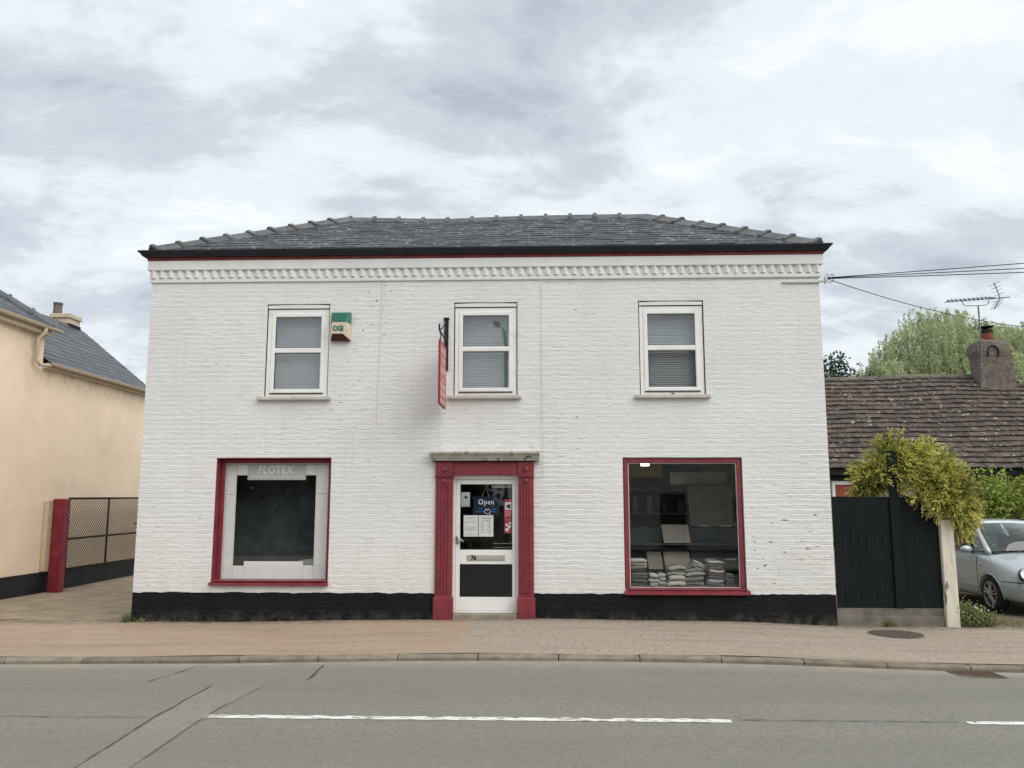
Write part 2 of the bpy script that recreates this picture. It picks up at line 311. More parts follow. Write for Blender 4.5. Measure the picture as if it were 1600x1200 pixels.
M['creamplastic'] = mat("cream_plastic", (0.62, 0.55, 0.40), 0.45, 0.05, 5)
M['maroon'] = mat("maroon_plastic", (0.075, 0.022, 0.024), 0.45, 0.15, 9)
M['signpink'] = mat("faded_red_sign", (0.47, 0.20, 0.20), 0.65, 0.10, 6, col2=(0.38, 0.14, 0.145))
M['signedge'] = mat("red_sign_edge", (0.30, 0.03, 0.035), 0.6)
M['signletter'] = mat("faded_sign_lettering", (0.62, 0.38, 0.37), 0.6, 0.1, 9)
M['board'] = mat("white_display_board", (0.90, 0.90, 0.89), 0.6, 0.03, 3)
M['boardgrey'] = mat("grey_header_board", (0.62, 0.62, 0.615), 0.6, 0.04, 3)
M['boardtrim'] = mat("bright_trim", (0.82, 0.81, 0.79), 0.5, 0.02)
M['added_backing'] = mat("added_backing_cloth", (0.062, 0.078, 0.078), 0.95, 0.25, 2.5)  # for the sheet added behind the left display to tone the pane
M['letterpale'] = mat("pale_lettering", (0.93, 0.93, 0.92), 0.6, 0.02)
M['lit'] = mat("shop_ceiling_panel", (0.55, 0.46, 0.28), 0.9, 0.05)
M['lamp'] = emit_mat("lit_lamp", (1.0, 0.82, 0.48), 8.0)
for i, (c, d) in enumerate([((0.30, 0.28, 0.25), (0.22, 0.2, 0.18)), ((0.42, 0.42, 0.40), (0.33, 0.33, 0.31)), ((0.17, 0.16, 0.17), (0.11, 0.10, 0.11)), ((0.40, 0.40, 0.385), (0.30, 0.30, 0.29)), ((0.56, 0.52, 0.46), (0.45, 0.42, 0.37)), ((0.11, 0.10, 0.10), (0.07, 0.065, 0.065)), ((0.62, 0.62, 0.60), (0.5, 0.5, 0.48))]):
    M['carpet%d' % i] = mat("carpet_%s" % "abcdefg"[i], c, 0.98, col2=d, scale=30, bmp=0.6, bscale=200, spec=0.1)
M['brownboard'] = mat("brown_carpet_sheet", (0.20, 0.185, 0.15), 0.95, col2=(0.15, 0.138, 0.115), scale=5, bmp=0.5, bscale=120)
M['tanboard'] = mat("tan_carpet_board", (0.36, 0.325, 0.28), 0.95, col2=(0.30, 0.27, 0.235), scale=20, bmp=0.5, bscale=150)
M['darkboard'] = mat("dark_carpet_board", (0.075, 0.09, 0.095), 0.95, 0.1, 12)
M['carpaint'] = mat("silver_blue_car_paint", (0.42, 0.485, 0.505), 0.32, 0.03, 2, metal=0.35, spec=0.5, coat=0.6)
M['carglass'] = glass_mat("car_glass", 5.0, (0.62, 0.72, 0.70))
M['rubber'] = mat("tyre_rubber", (0.018, 0.018, 0.018), 0.85, 0.15, 12)
M['alloy'] = mat("alloy_wheel", (0.42, 0.42, 0.42), 0.35, 0.05, 6, metal=0.7)
M['darkplastic'] = mat("dark_trim_plastic", (0.020, 0.020, 0.022), 0.6, 0.1, 8)
M['headlamp'] = mat("headlamp_reflector", (0.60, 0.60, 0.58), 0.22, 0.15, 18, metal=0.6)
M['lampclear'] = glass_mat("headlamp_lens", 3.0, (0.96, 0.97, 0.96))
M['amber'] = mat("amber_lens", (0.55, 0.34, 0.22), 0.25)
M['carseat'] = mat("car_seat_fabric", (0.05, 0.055, 0.06), 0.9)
M['bark'] = mat("bark", (0.09, 0.065, 0.045), 0.95, 0.25, 14, bmp=0.8, bscale=30)
def leaf_mat(name, c, trans, rnd=0.35):
    m = mat(name, c, 0.65, 0.12, 1.5, rnd=rnd, spec=0.3)
    t = m.node_tree; b = [n for n in t.nodes if n.type == 'BSDF_PRINCIPLED'][0]; o = [n for n in t.nodes if n.type == 'OUTPUT_MATERIAL'][0]
    tl = nd(t, 'ShaderNodeBsdfTranslucent'); mx = nd(t, 'ShaderNodeMixShader'); mx.inputs[0].default_value = trans
    src = b.inputs['Base Color'].links[0].from_socket; t.links.new(src, tl.inputs[0])
    t.links.new(b.outputs[0], mx.inputs[1]); t.links.new(tl.outputs[0], mx.inputs[2]); t.links.new(mx.outputs[0], o.inputs[0])
    return m
M['conifer_tip'] = leaf_mat("golden_conifer_tip", (0.63, 0.60, 0.18), 0.25)
M['conifer_in'] = leaf_mat("green_conifer_spray", (0.29, 0.33, 0.09), 0.2)
M['willow'] = leaf_mat("willow_leaf", (0.50, 0.56, 0.33), 0.45)
M['darkleaf'] = leaf_mat("dark_tree_leaf", (0.060, 0.095, 0.055), 0.2)
M['hedgeleaf'] = leaf_mat("hedge_leaf", (0.32, 0.40, 0.09), 0.3, 0.5)
M['weed'] = leaf_mat("weed_leaf", (0.21, 0.235, 0.09), 0.25, 0.5)
M['drygrass'] = leaf_mat("dry_grass", (0.26, 0.215, 0.11), 0.2, 0.4)
M['petal'] = mat("white_petal", (0.75, 0.75, 0.70), 0.7)
M['redbrick'] = mat("red_door_paint", (0.30, 0.075, 0.045), 0.6, 0.1, 6)
M['plaster'] = mat("cottage_wall_render", (0.34, 0.30, 0.23), 0.9, 0.12, 5, bmp=0.3)
M['oppbrick'] = mat("opposite_house_render", (0.62, 0.62, 0.58), 0.9, 0.2, 4, bmp=0.3)
M['opptile'] = mat("opposite_roof_tile", (0.10, 0.07, 0.055), 0.85, 0.2, 5)

# ------------------------------------------------------------------ geometry helpers
def put(name, me, m, parent=None, smooth=False):
    o = bpy.data.objects.new(name, me); COL.objects.link(o)
    if m is not None and not me.materials:
        for q in (m if isinstance(m, (list, tuple)) else [m]): me.materials.append(M[q] if isinstance(q, str) else q)
    if smooth:
        for p_ in me.polygons: p_.use_smooth = True
    if parent is not None:
        o.parent = parent; o.matrix_parent_inverse = parent.matrix_world.inverted() if parent.type != 'EMPTY' or True else Matrix()
    return o
def tag(o, label=None, cat=None, group=None, kind=None):
    if label: o['label'] = label
    if cat: o['category'] = cat
    if group: o['group'] = group
    if kind: o['kind'] = kind
    return o
def empty(name, loc, label=None, cat=None, group=None, parent=None):
    o = bpy.data.objects.new(name, None); COL.objects.link(o); o.location = loc; o.empty_display_size = 0.1
    o.matrix_world = Matrix.Translation(loc)
    if parent is not None: o.parent = parent; o.matrix_parent_inverse = parent.matrix_world.inverted()
    return tag(o, label, cat, group)
class MB:
    def __init__(s): s.v = []; s.f = []; s.mi = []; s.cur = 0; s.r = []; s.rc = 0.5
    def add(s, vs, fs):
        b = len(s.v); s.v += [tuple(q) for q in vs]; s.r += [s.rc] * len(vs)
        for f in fs: s.f.append(tuple(b + i for i in f)); s.mi.append(s.cur)
    def box(s, x0, x1, y0, y1, z0, z1, bev=0.0):
        if bev <= 0:
            s.add([(x0, y0, z0), (x1, y0, z0), (x1, y1, z0), (x0, y1, z0), (x0, y0, z1), (x1, y0, z1), (x1, y1, z1), (x0, y1, z1)],
                  [(3, 2, 1, 0), (4, 5, 6, 7), (0, 1, 5, 4), (1, 2, 6, 5), (2, 3, 7, 6), (3, 0, 4, 7)])
        else:
            bm = bmesh.new(); bmesh.ops.create_cube(bm, size=1.0)
            for v in bm.verts: v.co = Vector(((x0 + x1) / 2 + v.co.x * (x1 - x0), (y0 + y1) / 2 + v.co.y * (y1 - y0), (z0 + z1) / 2 + v.co.z * (z1 - z0)))
            bmesh.ops.bevel(bm, geom=bm.edges[:], offset=bev, segments=1, affect='EDGES')
            bm.verts.index_update(); s.add([v.co[:] for v in bm.verts], [[v.index for v in f.verts] for f in bm.faces]); bm.free()
    def prism(s, prof, a, b, axis='x'):
        """closed profile (2d) extruded along an axis"""
        n = len(prof)
        def P(u, v, t): return (t, u, v) if axis == 'x' else ((u, t, v) if axis == 'y' else (u, v, t))
        vs = [P(u, v, a) for u, v in prof] + [P(u, v, b) for u, v in prof]
        fs = [tuple(range(n))[::-1], tuple(range(n, 2 * n))] + [(i, (i + 1) % n, n + (i + 1) % n, n + i) for i in range(n)]
        s.add(vs, fs)
    def tube(s, pts, r, n=6, cap=True):
        pts = [Vector(q) for q in pts]; rings = []
        rs = r if isinstance(r, (list, tuple)) else [r] * len(pts)
        prev = None
        for i, q in enumerate(pts):
            d = (pts[min(i + 1, len(pts) - 1)] - pts[max(i - 1, 0)]).normalized()
            if prev is None: a = d.orthogonal().normalized()
            else: a = (prev - d * prev.dot(d)).normalized()
            prev = a; b = d.cross(a)
            rings.append([q + (a * math.cos(2 * math.pi * k / n) + b * math.sin(2 * math.pi * k / n)) * rs[i] for k in range(n)])
        vs = [q for g in rings for q in g]; fs = []
        for i in range(len(pts) - 1):
            for k in range(n): fs.append((i * n + k, i * n + (k + 1) % n, (i + 1) * n + (k + 1) % n, (i + 1) * n + k))
        if cap: fs.append(tuple(range(n))[::-1]); fs.append(tuple((len(pts) - 1) * n + k for k in range(n)))
        s.add(vs, fs)
    def lathe(s, c, prof, n=20, axis='z', cap=True):
        vs = []; fs = []
        for r, h in prof:
            for k in range(n):
                a = 2 * math.pi * k / n; u, v = r * math.cos(a), r * math.sin(a)
                vs.append((c[0] + u, c[1] + v, c[2] + h) if axis == 'z' else ((c[0] + u, c[1] + h, c[2] + v) if axis == 'y' else (c[0] + h, c[1] + u, c[2] + v)))
        for i in range(len(prof) - 1):
            for k in range(n): fs.append((i * n + k, i * n + (k + 1) % n, (i + 1) * n + (k + 1) % n, (i + 1) * n + k))
        if cap: fs.append(tuple(range(n))[::-1]); fs.append(tuple((len(prof) - 1) * n + k for k in range(n)))
        s.add(vs, fs)
    def mesh(s, name):
        me = bpy.data.meshes.new(name); me.from_pydata(s.v, [], s.f)
        if any(s.mi): me.polygons.foreach_set('material_index', s.mi)
        a = me.attributes.new('rnd', 'FLOAT', 'POINT'); a.data.foreach_set('value', np.array(s.r, dtype=np.float32))
        bm = bmesh.new(); bm.from_mesh(me); bmesh.ops.recalc_face_normals(bm, faces=bm.faces[:]); bm.to_mesh(me); bm.free()
        me.update(); return me
    def build(s, name, m, parent=None, smooth=False): return put(name, s.mesh(name), m, parent, smooth)
def bx(name, m, parent, x0, x1, y0, y1, z0, z1, bev=0.0):
    b = MB(); b.box(x0, x1, y0, y1, z0, z1, bev); return b.build(name, m, parent)
def np_mesh(name, V, F, rnd=None, smooth=False):
    """V (n,3) array, F (m,k) array of equal-size faces"""
    me = bpy.data.meshes.new(name); V = np.asarray(V, np.float32); F = np.asarray(F, np.int32); k = F.shape[1]
    me.vertices.add(len(V)); me.vertices.foreach_set('co', V.ravel())
    me.loops.add(F.size); me.loops.foreach_set('vertex_index', F.ravel())
    me.polygons.add(len(F)); me.polygons.foreach_set('loop_start', np.arange(0, F.size, k, dtype=np.int32))
    me.update(calc_edges=True)
    if rnd is not None:
        a = me.attributes.new('rnd', 'FLOAT', 'POINT'); a.data.foreach_set('value', np.asarray(rnd, np.float32))
    return me
def pieces(name, lst, m, parent, limit=300, key=None):
    """lst of (verts, faces): the ones that show largest become parts of their own, the rest one part of kind 'stuff'"""
    if key is None: key = lambda V: sum((sum(v[i] for v in V) / len(V) - CAM[i]) ** 2 for i in range(3))
    order = sorted(range(len(lst)), key=lambda i: key(lst[i][0]))
    rest = MB()
    for n_, i in enumerate(order):
        V, F = lst[i]; rv = random.random()
        if n_ < limit:
            c = Vector((sum(v[0] for v in V) / len(V), sum(v[1] for v in V) / len(V), sum(v[2] for v in V) / len(V)))
            b = MB(); b.rc = rv; b.add([Vector(v) - c for v in V], F); o = b.build(name, m)
            o.location = c; o.parent = parent; o.matrix_parent_inverse = parent.matrix_world.inverted()
        else: rest.rc = rv; rest.add(V, F)
    if rest.v: tag(rest.build(name + "_rows" if not name.endswith('s') else name, m, parent), kind='stuff')
def text(name, s, size, loc, rot, m, parent=None, off=0.0, ext=0.001, sx=1.0, align='CENTER', spc=1.0):
    cu = bpy.data.curves.new(name, 'FONT'); cu.body = s; cu.size = size; cu.offset = off; cu.extrude = ext; cu.align_x = align; cu.align_y = 'CENTER'; cu.resolution_u = 3; cu.space_character = spc
    o = bpy.data.objects.new(name, cu); COL.objects.link(o)
    dg = bpy.context.evaluated_depsgraph_get(); me = bpy.data.meshes.new_from_object(o.evaluated_get(dg)); bpy.data.objects.remove(o)
    me.materials.clear(); o = put(name, me, m)
    o.matrix_world = Matrix.Translation(loc) @ Matrix.Rotation(rot[2], 4, 'Z') @ Matrix.Rotation(rot[0], 4, 'X') @ Matrix.Diagonal((sx, 1, 1, 1))
    if parent is not None: o.parent = parent; o.matrix_parent_inverse = parent.matrix_world.inverted()
    return o
FR = (R_(90), 0, 0)     # text that stands upright facing the street

# slated / tiled slope: O origin at eave, u along eave, v up the slope, n outward normal
def slope(name, m, parent, O, u, v, vlen, ulo, uhi, gauge, width, thick=0.008, jit=0.004, limit=300, tilt=0.012, key=None, sag=None, drop=0.0):
    O, u, v = Vector(O), Vector(u).normalized(), Vector(v).normalized(); n = u.cross(v).normalized()
    if n.z < 0: n = -n
    lst = []; rows = int(math.ceil(vlen / gauge))
    for r in range(rows):
        v0 = r * gauge - 0.03; v1 = min(v0 + gauge * 1.85, vlen)
        if v1 - v0 < 0.05: continue
        x = ulo(max(v0, 0)) - (width * (0.5 if r % 2 else 0.0)) - random.uniform(0, 0.02)
        while x < uhi(max(v0, 0)):
            wd = width * random.uniform(0.96, 1.04); a, b = x + 0.002, x + wd - 0.002; x += wd
            if random.random() < drop: continue
            dz = random.uniform(-jit, jit); dv = random.uniform(-0.008, 0.008); sk = random.uniform(-0.004, 0.004)
            V = []
            for (uu, vv, ww) in ((a, v0 + dv, tilt), (b, v0 + dv + sk, tilt + random.uniform(-jit, jit) * 0.5), (b, v1, 0.002), (a, v1, 0.002)):
                lo, hi = ulo(max(min(vv, vlen), 0)), uhi(max(min(vv, vlen), 0)); uc = min(max(uu, lo), hi)
                for tt in (thick, 0.0):
                    q = O + u * uc + v * vv + n * (ww + tt + dz * 0.5)
                    if sag: q.z += sag(q)
                    V.append(q)
            if (V[0] - V[2]).length < 0.012: continue
            F = [(0, 2, 4, 6), (1, 7, 5, 3), (0, 1, 3, 2), (2, 3, 5, 4), (4, 5, 7, 6), (6, 7, 1, 0)]
            lst.append((V, F))
    pieces(name, lst, m, parent, limit, key)
def ridge_tiles(name, m, parent, A, B, count, wing=0.17, pitch=24, collar=True, sag=None, thick=0.02, lift0=0.03):
    A, B = Vector(A), Vector(B); d = (B - A).normalized(); side = d.cross(Vector((0, 0, 1))).normalized(); up = side.cross(d).normalized()
    Ln = (B - A).length / count
    for i in range(count):
        b = MB(); b.rc = random.random()
        jz = random.uniform(-0.006, 0.006); roll = random.uniform(-0.03, 0.03)
        def vee(t0, t1, wg, th, lift):
            c, s_ = math.cos(R_(pitch)), math.sin(R_(pitch))
            prof = [(-wg * c, -wg * s_), (-0.03, -0.012), (0, 0), (0.03, -0.012), (wg * c, -wg * s_)]
            lo = [(x, z - th) for x, z in prof]; loop = prof + lo[::-1]
            vs = []
            for t in (t0, t1):
                for x, z in loop:
                    q = A + d * t + side * x + up * (z + lift + jz + x * roll)
                    if sag: q.z += sag(A + d * t)
                    vs.append(q)
            n = len(loop); b.add(vs, [tuple(range(n))[::-1], tuple(range(n, 2 * n))] + [(k, (k + 1) % n, n + (k + 1) % n, n + k) for k in range(n)])
        t0 = i * Ln
        vee(t0 + 0.003, t0 + Ln - 0.003, wing, thick, lift0)
        if collar: vee(t0 - 0.012, t0 + 0.052, wing * 1.05, 0.05, lift0 + 0.034)
        b.build(name, m, parent)

# ------------------------------------------------------------------ ground levels
GX = [-60, -9, -5.2, -2.4, -0.8, 0.5, 2.0, 3.4, 5.2, 6.0, 9, 60]; GZ = [-0.09, -0.09, -0.082, -0.05, -0.015, -0.005, -0.008, -0.025, -0.082, -0.10, -0.10, -0.10]
def gz(x): return float(np.interp(x, GX, GZ))
def gzs(x): return sum(gz(x + d) for d in (-0.5, -0.25, 0, 0.25, 0.5)) / 5
def rz(x, y):    # road: follows the kerb, evens out to the crown of the road
    k = min(max((-3.0 - y) / 1.6, 0), 1); return (gzs(x) - 0.060) * (1 - k) + (-0.100) * k
def sheet(name, m, xs, ys, fz, parent=None):
    V = [(x, y, fz(x, y)) for y in ys for x in xs]; nx = len(xs)
    F = [(j * nx + i, j * nx + i + 1, (j + 1) * nx + i + 1, (j + 1) * nx + i) for j in range(len(ys) - 1) for i in range(nx - 1)]
    b = MB(); b.add(V, F); return b.build(name, m, parent, smooth=True)
XS = [-60, -40, -25, -15] + list(np.arange(-10, 12.1, 0.25)) + [15, 25, 40, 60]
b = MB(); b.add([(-900, -900, -0.32), (900, -900, -0.32), (900, 900, -0.32), (-900, 900, -0.32)], [(0, 1, 2, 3)]); tag(b.build('ground', 'earth'), kind='structure')
road = tag(sheet('road', 'road', XS, [-9.3, -8, -7, -6.2, -5.4, -4.6, -4.2, -3.8, -3.4, -3.2, -3.0], rz), kind='structure')
pavement = tag(sheet('pavement', 'footway', XS, [-2.87, -2.2, -1.4, -0.7, -0.3, 0.0, 0.25], lambda x, y: gzs(x) + (0.006 * math.sin(x * 2.1 + y * 1.7))), kind='structure')
tag(sheet('far_pavement', 'footway', [-60, 0, 60], [-14, -9.3], lambda x, y: 0.0), kind='structure')
tag(sheet('driveway', 'drive', list(np.arange(-14.0, -5.3, 0.4)), [0.25, 1, 2, 4, 7, 11, 16, 24], lambda x, y: -0.085 + 0.004 * min(y, 20) * (1 if x < -5.5 else 0.5) + 0.012 * math.sin(x * 1.3 + y * 0.9)), kind='structure')
tag(sheet('gravel_yard', 'gravel', list(np.arange(5.1, 22.1, 0.5)), [0.25, 0.6, 1.2, 2, 3, 4.2, 6, 10], lambda x, y: -0.10 + 0.012 * math.sin(x * 2.3 + y * 1.9)), kind='structure')
# kerb stones
KL = 0.915
xk = -20.0
while xk < 22:
    x0, x1 = xk + 0.006, xk + KL - 0.006
    b = MB(); b.rc = random.random()
    dz = random.uniform(-0.004, 0.004); dy_ = random.uniform(-0.006, 0.006)
    prof = lambda z: [(-2.862, z - 0.2), (-2.862, z - 0.002), (-2.95, z), (-2.985, z - 0.008), (-3.004, z - 0.026), (-3.012, z - 0.2)]
    A = [(x0, y + dy_, z) for y, z in prof(gzs(x0) + dz)]; B_ = [(x1, y + dy_, z) for y, z in prof(gzs(x1) + dz)]; n = len(A)
    b.add(A + B_, [tuple(range(n)), tuple(range(n, 2 * n))[::-1]] + [(i, n + i, n + (i + 1) % n, (i + 1) % n) for i in range(n)])
    b.build('kerb_stone', 'kerb', pavement); xk += KL
# centre line dashes with broken edges
def dash(x0, x1, yc, wd):
    xs = list(np.arange(x0, x1, 0.035)) + [x1]; V = []
    for x in xs:
        q = 0.004
        y0 = yc - wd / 2 + mnoise.noise((x * 6, 1.7, 0)) * 0.010; y1 = yc + wd / 2 + mnoise.noise((x * 9, 5.1, 0)) * 0.028 - (0.03 if mnoise.noise((x * 4, 9.1, 0)) > 0.28 else 0)
        V += [(x, y0, rz(x, y0) + q), (x, y1, rz(x, y1) + q)]
    b = MB(); b.add(V, [(2 * i, 2 * i + 2, 2 * i + 3, 2 * i + 1) for i in range(len(xs) - 1)]); b.build('road_marking', 'paintline', road)
dash(-2.03, 2.43, -5.43, 0.105); dash(4.37, 8.8, -5.42, 0.10); dash(-8.5, -4.05, -5.44, 0.10); dash(10.8, 15.2, -5.42, 0.10)
# trench reinstatement and tar seams
def poly_sheet(name, m, pts, h):
    b = MB(); b.add([(x, y, rz(x, y) + h) for x, y in pts], [tuple(range(len(pts)))]); return b.build(name, m, road)
def seam(pts, wd):
    P = []
    for (xa, ya), (xb, yb) in zip(pts, pts[1:]):
        n = max(2, int(math.hypot(xb - xa, yb - ya) / 0.05))
        P += [(xa + (xb - xa) * i / n, ya + (yb - ya) * i / n) for i in range(n)]
    P.append(pts[-1]); V = []
    for i, (x, y) in enumerate(P):
        xa, ya = P[max(i - 1, 0)]; xb, yb = P[min(i + 1, len(P) - 1)]; l = math.hypot(xb - xa, yb - ya) or 1
        nx, ny = -(yb - ya) / l, (xb - xa) / l; k = wd * (0.5 + 0.6 * mnoise.noise((x * 7, y * 7, 3))); o_ = 0.018 * mnoise.noise((x * 3, y * 3, 8))
        for s_ in (-1, 1): V.append((x + nx * (s_ * max(k, 0.003) + o_), y + ny * (s_ * max(k, 0.003) + o_), rz(x, y) + 0.0085))
    b = MB(); b.add(V, [(2 * i, 2 * i + 2, 2 * i + 3, 2 * i + 1) for i in range(len(P) - 1)]); b.build('tar_seam', 'tar', road)
poly_sheet('asphalt_patch', 'patch', [(-2.39, -7.4), (-1.93, -7.4), (-1.98, -6.8), (-2.02, -5.5), (-1.96, -4.7), (-1.92, -4.22), (-2.40, -4.25), (-2.43, -4.6), (-2.40, -5.5), (-2.37, -6.8)], 0.0042)
seam([(-2.36, -7.4), (-2.35, -6.8), (-2.43, -5.5), (-2.43, -4.25)], 0.014); seam([(-1.97, -6.6), (-2.0, -5.6), (-2.0, -5.0)], 0.002)
seam([(-3.156, -4.07), (-3.02, -3.26)], 0.012); seam([(-3.02, -3.26), (-1.571, -3.21)], 0.006); seam([(-1.571, -3.21), (-1.547, -3.98)], 0.022)
seam([(-8.5, -5.52), (-2.45, -5.50)], 0.009); seam([(2.5, -5.40), (4.3, -5.41)], 0.011)
# drain grating in the channel
dr = empty('drain_grating', (5.56, -3.21, rz(5.56, -3.2)), "rusty slotted drain grating in the road beside the kerb", "drain")
zc = rz(5.56, -3.2)
b = MB(); b.box(5.32, 5.80, -3.42, -3.40, zc - 0.03, zc + 0.010); b.box(5.32, 5.80, -3.045, -3.025, zc - 0.03, zc + 0.010); b.box(5.32, 5.34, -3.40, -3.045, zc - 0.03, zc + 0.010); b.box(5.78, 5.80, -3.40, -3.045, zc - 0.03, zc + 0.010); b.build('frame', 'castiron', dr)
bx('sump', 'sealant_gapshade', dr, 5.34, 5.78, -3.40, -3.045, zc - 0.02, zc + 0.002)
for i in range(9):
    bx('bar', 'rustiron', dr, 5.352 + i * 0.047, 5.376 + i * 0.047, -3.40, -3.045, zc - 0.015, zc + 0.010)
# round cover in the pavement
mc = empty('manhole_cover', (5.74, -0.70, gzs(5.74)), "round ribbed iron manhole cover in the pavement before the black fence", "manhole cover")
zc = gzs(5.74) + 0.003
b = MB(); b.lathe((5.74, -0.72, zc - 0.03), [(0.36, 0), (0.36, 0.036), (0.335, 0.038), (0.335, 0.030)], 40); b.build('rim', 'castiron', mc)
b = MB(); b.lathe((5.74, -0.72, zc - 0.03), [(0.328, 0), (0.328, 0.034)], 40); b.build('lid', 'castiron', mc)
for i in range(-6, 7):
    y = -0.72 + i * 0.046; hw = math.sqrt(max(0.31 ** 2 - (i * 0.046) ** 2, 0.002)); bx('rib', 'castiron', mc, 5.74 - hw, 5.74 + hw, y - 0.012, y + 0.012, zc + 0.002, zc + 0.013)

# ------------------------------------------------------------------ the white shop building
shop = empty('shop_building', (0, 0, 0), "two-storey white painted brick shop with red window frames and slate roof", "shop")
X0, X1, ZT = -5.37, 5.205, 5.195
OPEN = {'w1': (-3.482, -2.475, 3.345, 4.835), 'w2': (-0.502, 0.497, 3.352, 4.838), 'w3': (2.387, 3.40, 3.352, 4.842), 's1': (-4.172, -2.379, 0.50, 2.40), 's2': (2.10, 3.905, 0.42, 2.393), 'd': (-0.53, 0.53, -0.2, 2.125)}
def wall_holes(x0, x1, z0, z1, holes, yf, yb):
    xs = sorted({x0, x1, *[h[0] for h in holes], *[h[1] for h in holes]}); zs = sorted({z0, z1, *[min(max(h[2], z0), z1) for h in holes], *[h[3] for h in holes]})
    b = MB()
    for i in range(len(xs) - 1):
        for j in range(len(zs) - 1):
            cx, cz = (xs[i] + xs[i + 1]) / 2, (zs[j] + zs[j + 1]) / 2
            if any(h[0] < cx < h[1] and h[2] < cz < h[3] for h in holes): continue
            for y in (yf, yb): b.add([(xs[i], y, zs[j]), (xs[i + 1], y, zs[j]), (xs[i + 1], y, zs[j + 1]), (xs[i], y, zs[j + 1])], [(0, 1, 2, 3)])
    for h in list(holes) + [(x0, x1, z0, z1)]:
        a, c, d, e_ = h[0], h[1], max(h[2], z0), h[3]
        b.add([(a, yf, d), (c, yf, d), (c, yf, e_), (a, yf, e_), (a, yb, d), (c, yb, d), (c, yb, e_), (a, yb, e_)], [(0, 1, 5, 4), (1, 2, 6, 5), (2, 3, 7, 6), (3, 0, 4, 7)])
    return b
wall = wall_holes(X0, X1, -0.2, 5.56, list(OPEN.values()), 0.0006, 0.30).build('wall', 'brick', shop)
b = MB(); b.box(X0, X0 + 0.3, 0.30, 5.2, -0.2, 5.56); b.build('side_wall', 'whitewall', shop)
b = MB(); b.box(X1 - 0.3, X1, 0.30, 5.2, -0.2, 5.56); b.build('side_wall', 'whitewall', shop)
b = MB(); b.box(X0, X1, 5.2, 5.5, -0.2, 5.56); b.build('rear_wall', 'whitewall', shop)
bx('ground_floor', 'floor_in', shop, X0 + 0.3, X1 - 0.3, 0.31, 5.19, 0.0, 0.06)
bx('upper_floor', 'darkroom', shop, X0 + 0.3, X1 - 0.3, 0.31, 5.19, 2.62, 2.85)
bx('upper_ceiling', 'darkroom', shop, X0 + 0.3, X1 - 0.3, 0.31, 5.19, 5.05, 5.10)
bx('partition', 'darkroom', shop, -1.1, -1.0, 0.31, 5.19, 0.06, 2.62)
bx('partition', 'darkroom', shop, 1.2, 1.3, 0.31, 5.19, 0.06, 2.62)
bx('inner_lining', 'darkroom', shop, X0 + 0.31, X1 - 0.31, 5.10, 5.18, 0.07, 2.61)
# bricks
lst = []
CH = 0.0755; z = -0.2 + 0.006; row = 0
while z < 5.19:
    z0, z1 = z, min(z + CH - 0.008, 5.192); z += CH; row += 1
    cuts = sorted({c for h in OPEN.values() if h[2] < z1 and h[3] > z0 for c in h[:2]})
    bxs = []; x = X0 - (0.113 if row % 2 else 0.0)
    while x < X1:
        ln = 0.2255 if random.random() > 0.12 else 0.1128
        bxs.append((max(x, X0), min(x + ln, X1))); x += ln
    wave = row * 0.37
    for a, c in bxs:
        segs = [a] + [q for q in cuts if a < q < c] + [c]
        for p_, q_ in zip(segs, segs[1:]):
            if q_ - p_ < 0.02: continue
            mid = (p_ + q_) / 2; zz0, zz1 = z0, z1; dead = False
            for h in OPEN.values():
                if h[0] < mid < h[1] and h[2] < zz1 and h[3] > zz0:
                    if h[2] > zz0 + 0.012: zz1 = h[2]
                    elif h[3] < zz1 - 0.012: zz0 = h[3]
                    else: dead = True
            if dead or zz1 - zz0 < 0.012: continue
            xa, xb = p_ + (0.0008 if p_ > X0 else 0), q_ - (0.0008 if q_ < X1 else 0)
            bev = 0.011; rough_ = (0.35 + 1.5 * abs(mnoise.noise((mid * 0.5, z0 * 0.6, 7.7)))) * (0.72 if z0 < 3.0 else 0.5); pr = (0.0000 + random.random() * 0.0028 + 0.0016 * mnoise.noise((mid * 1.1, z0 * 9, 2.0))) * rough_ + 0.0006; tl = random.uniform(-0.0008, 0.0008); tz = random.uniform(-0.0030, 0.0008) * rough_
            wz = lambda xx: 0.0065 * mnoise.noise((xx * 1.6, wave, 4.2))
            j = lambda: random.uniform(-0.0028, 0.0028)
            V = []
            for (xx, zv, sx_, sz_) in ((xa, zz0, 1, 1), (xb, zz0, -1, 1), (xb, zz1, -1, -1), (xa, zz1, 1, -1)):
                V.append((xx, 0.012, zv + wz(xx)))
            for (xx, zv, sx_, sz_) in ((xa, zz0, 1, 1), (xb, zz0, -1, 1), (xb, zz1, -1, -1), (xa, zz1, 1, -1)):
                V.append((xx, 0.0004, zv + wz(xx) + j() * 0.5))
            for (xx, zv, sx_, sz_) in ((xa, zz0, 1, 1), (xb, zz0, -1, 1), (xb, zz1, -1, -1), (xa, zz1, 1, -1)):
                V.append((xx + sx_ * 0.003 + j() * .3, -(pr + sx_ * tl - sz_ * tz * -1), zv + sz_ * bev + wz(xx) + j()))
            F = [(8, 9, 10, 11)] + [(i, (i + 1) % 4, 4 + (i + 1) % 4, 4 + i) for i in range(4)] + [(4 + i, 4 + (i + 1) % 4, 8 + (i + 1) % 4, 8 + i) for i in range(4)]
            lst.append((V, F))
pieces('brick', lst, 'brick', wall, 300)

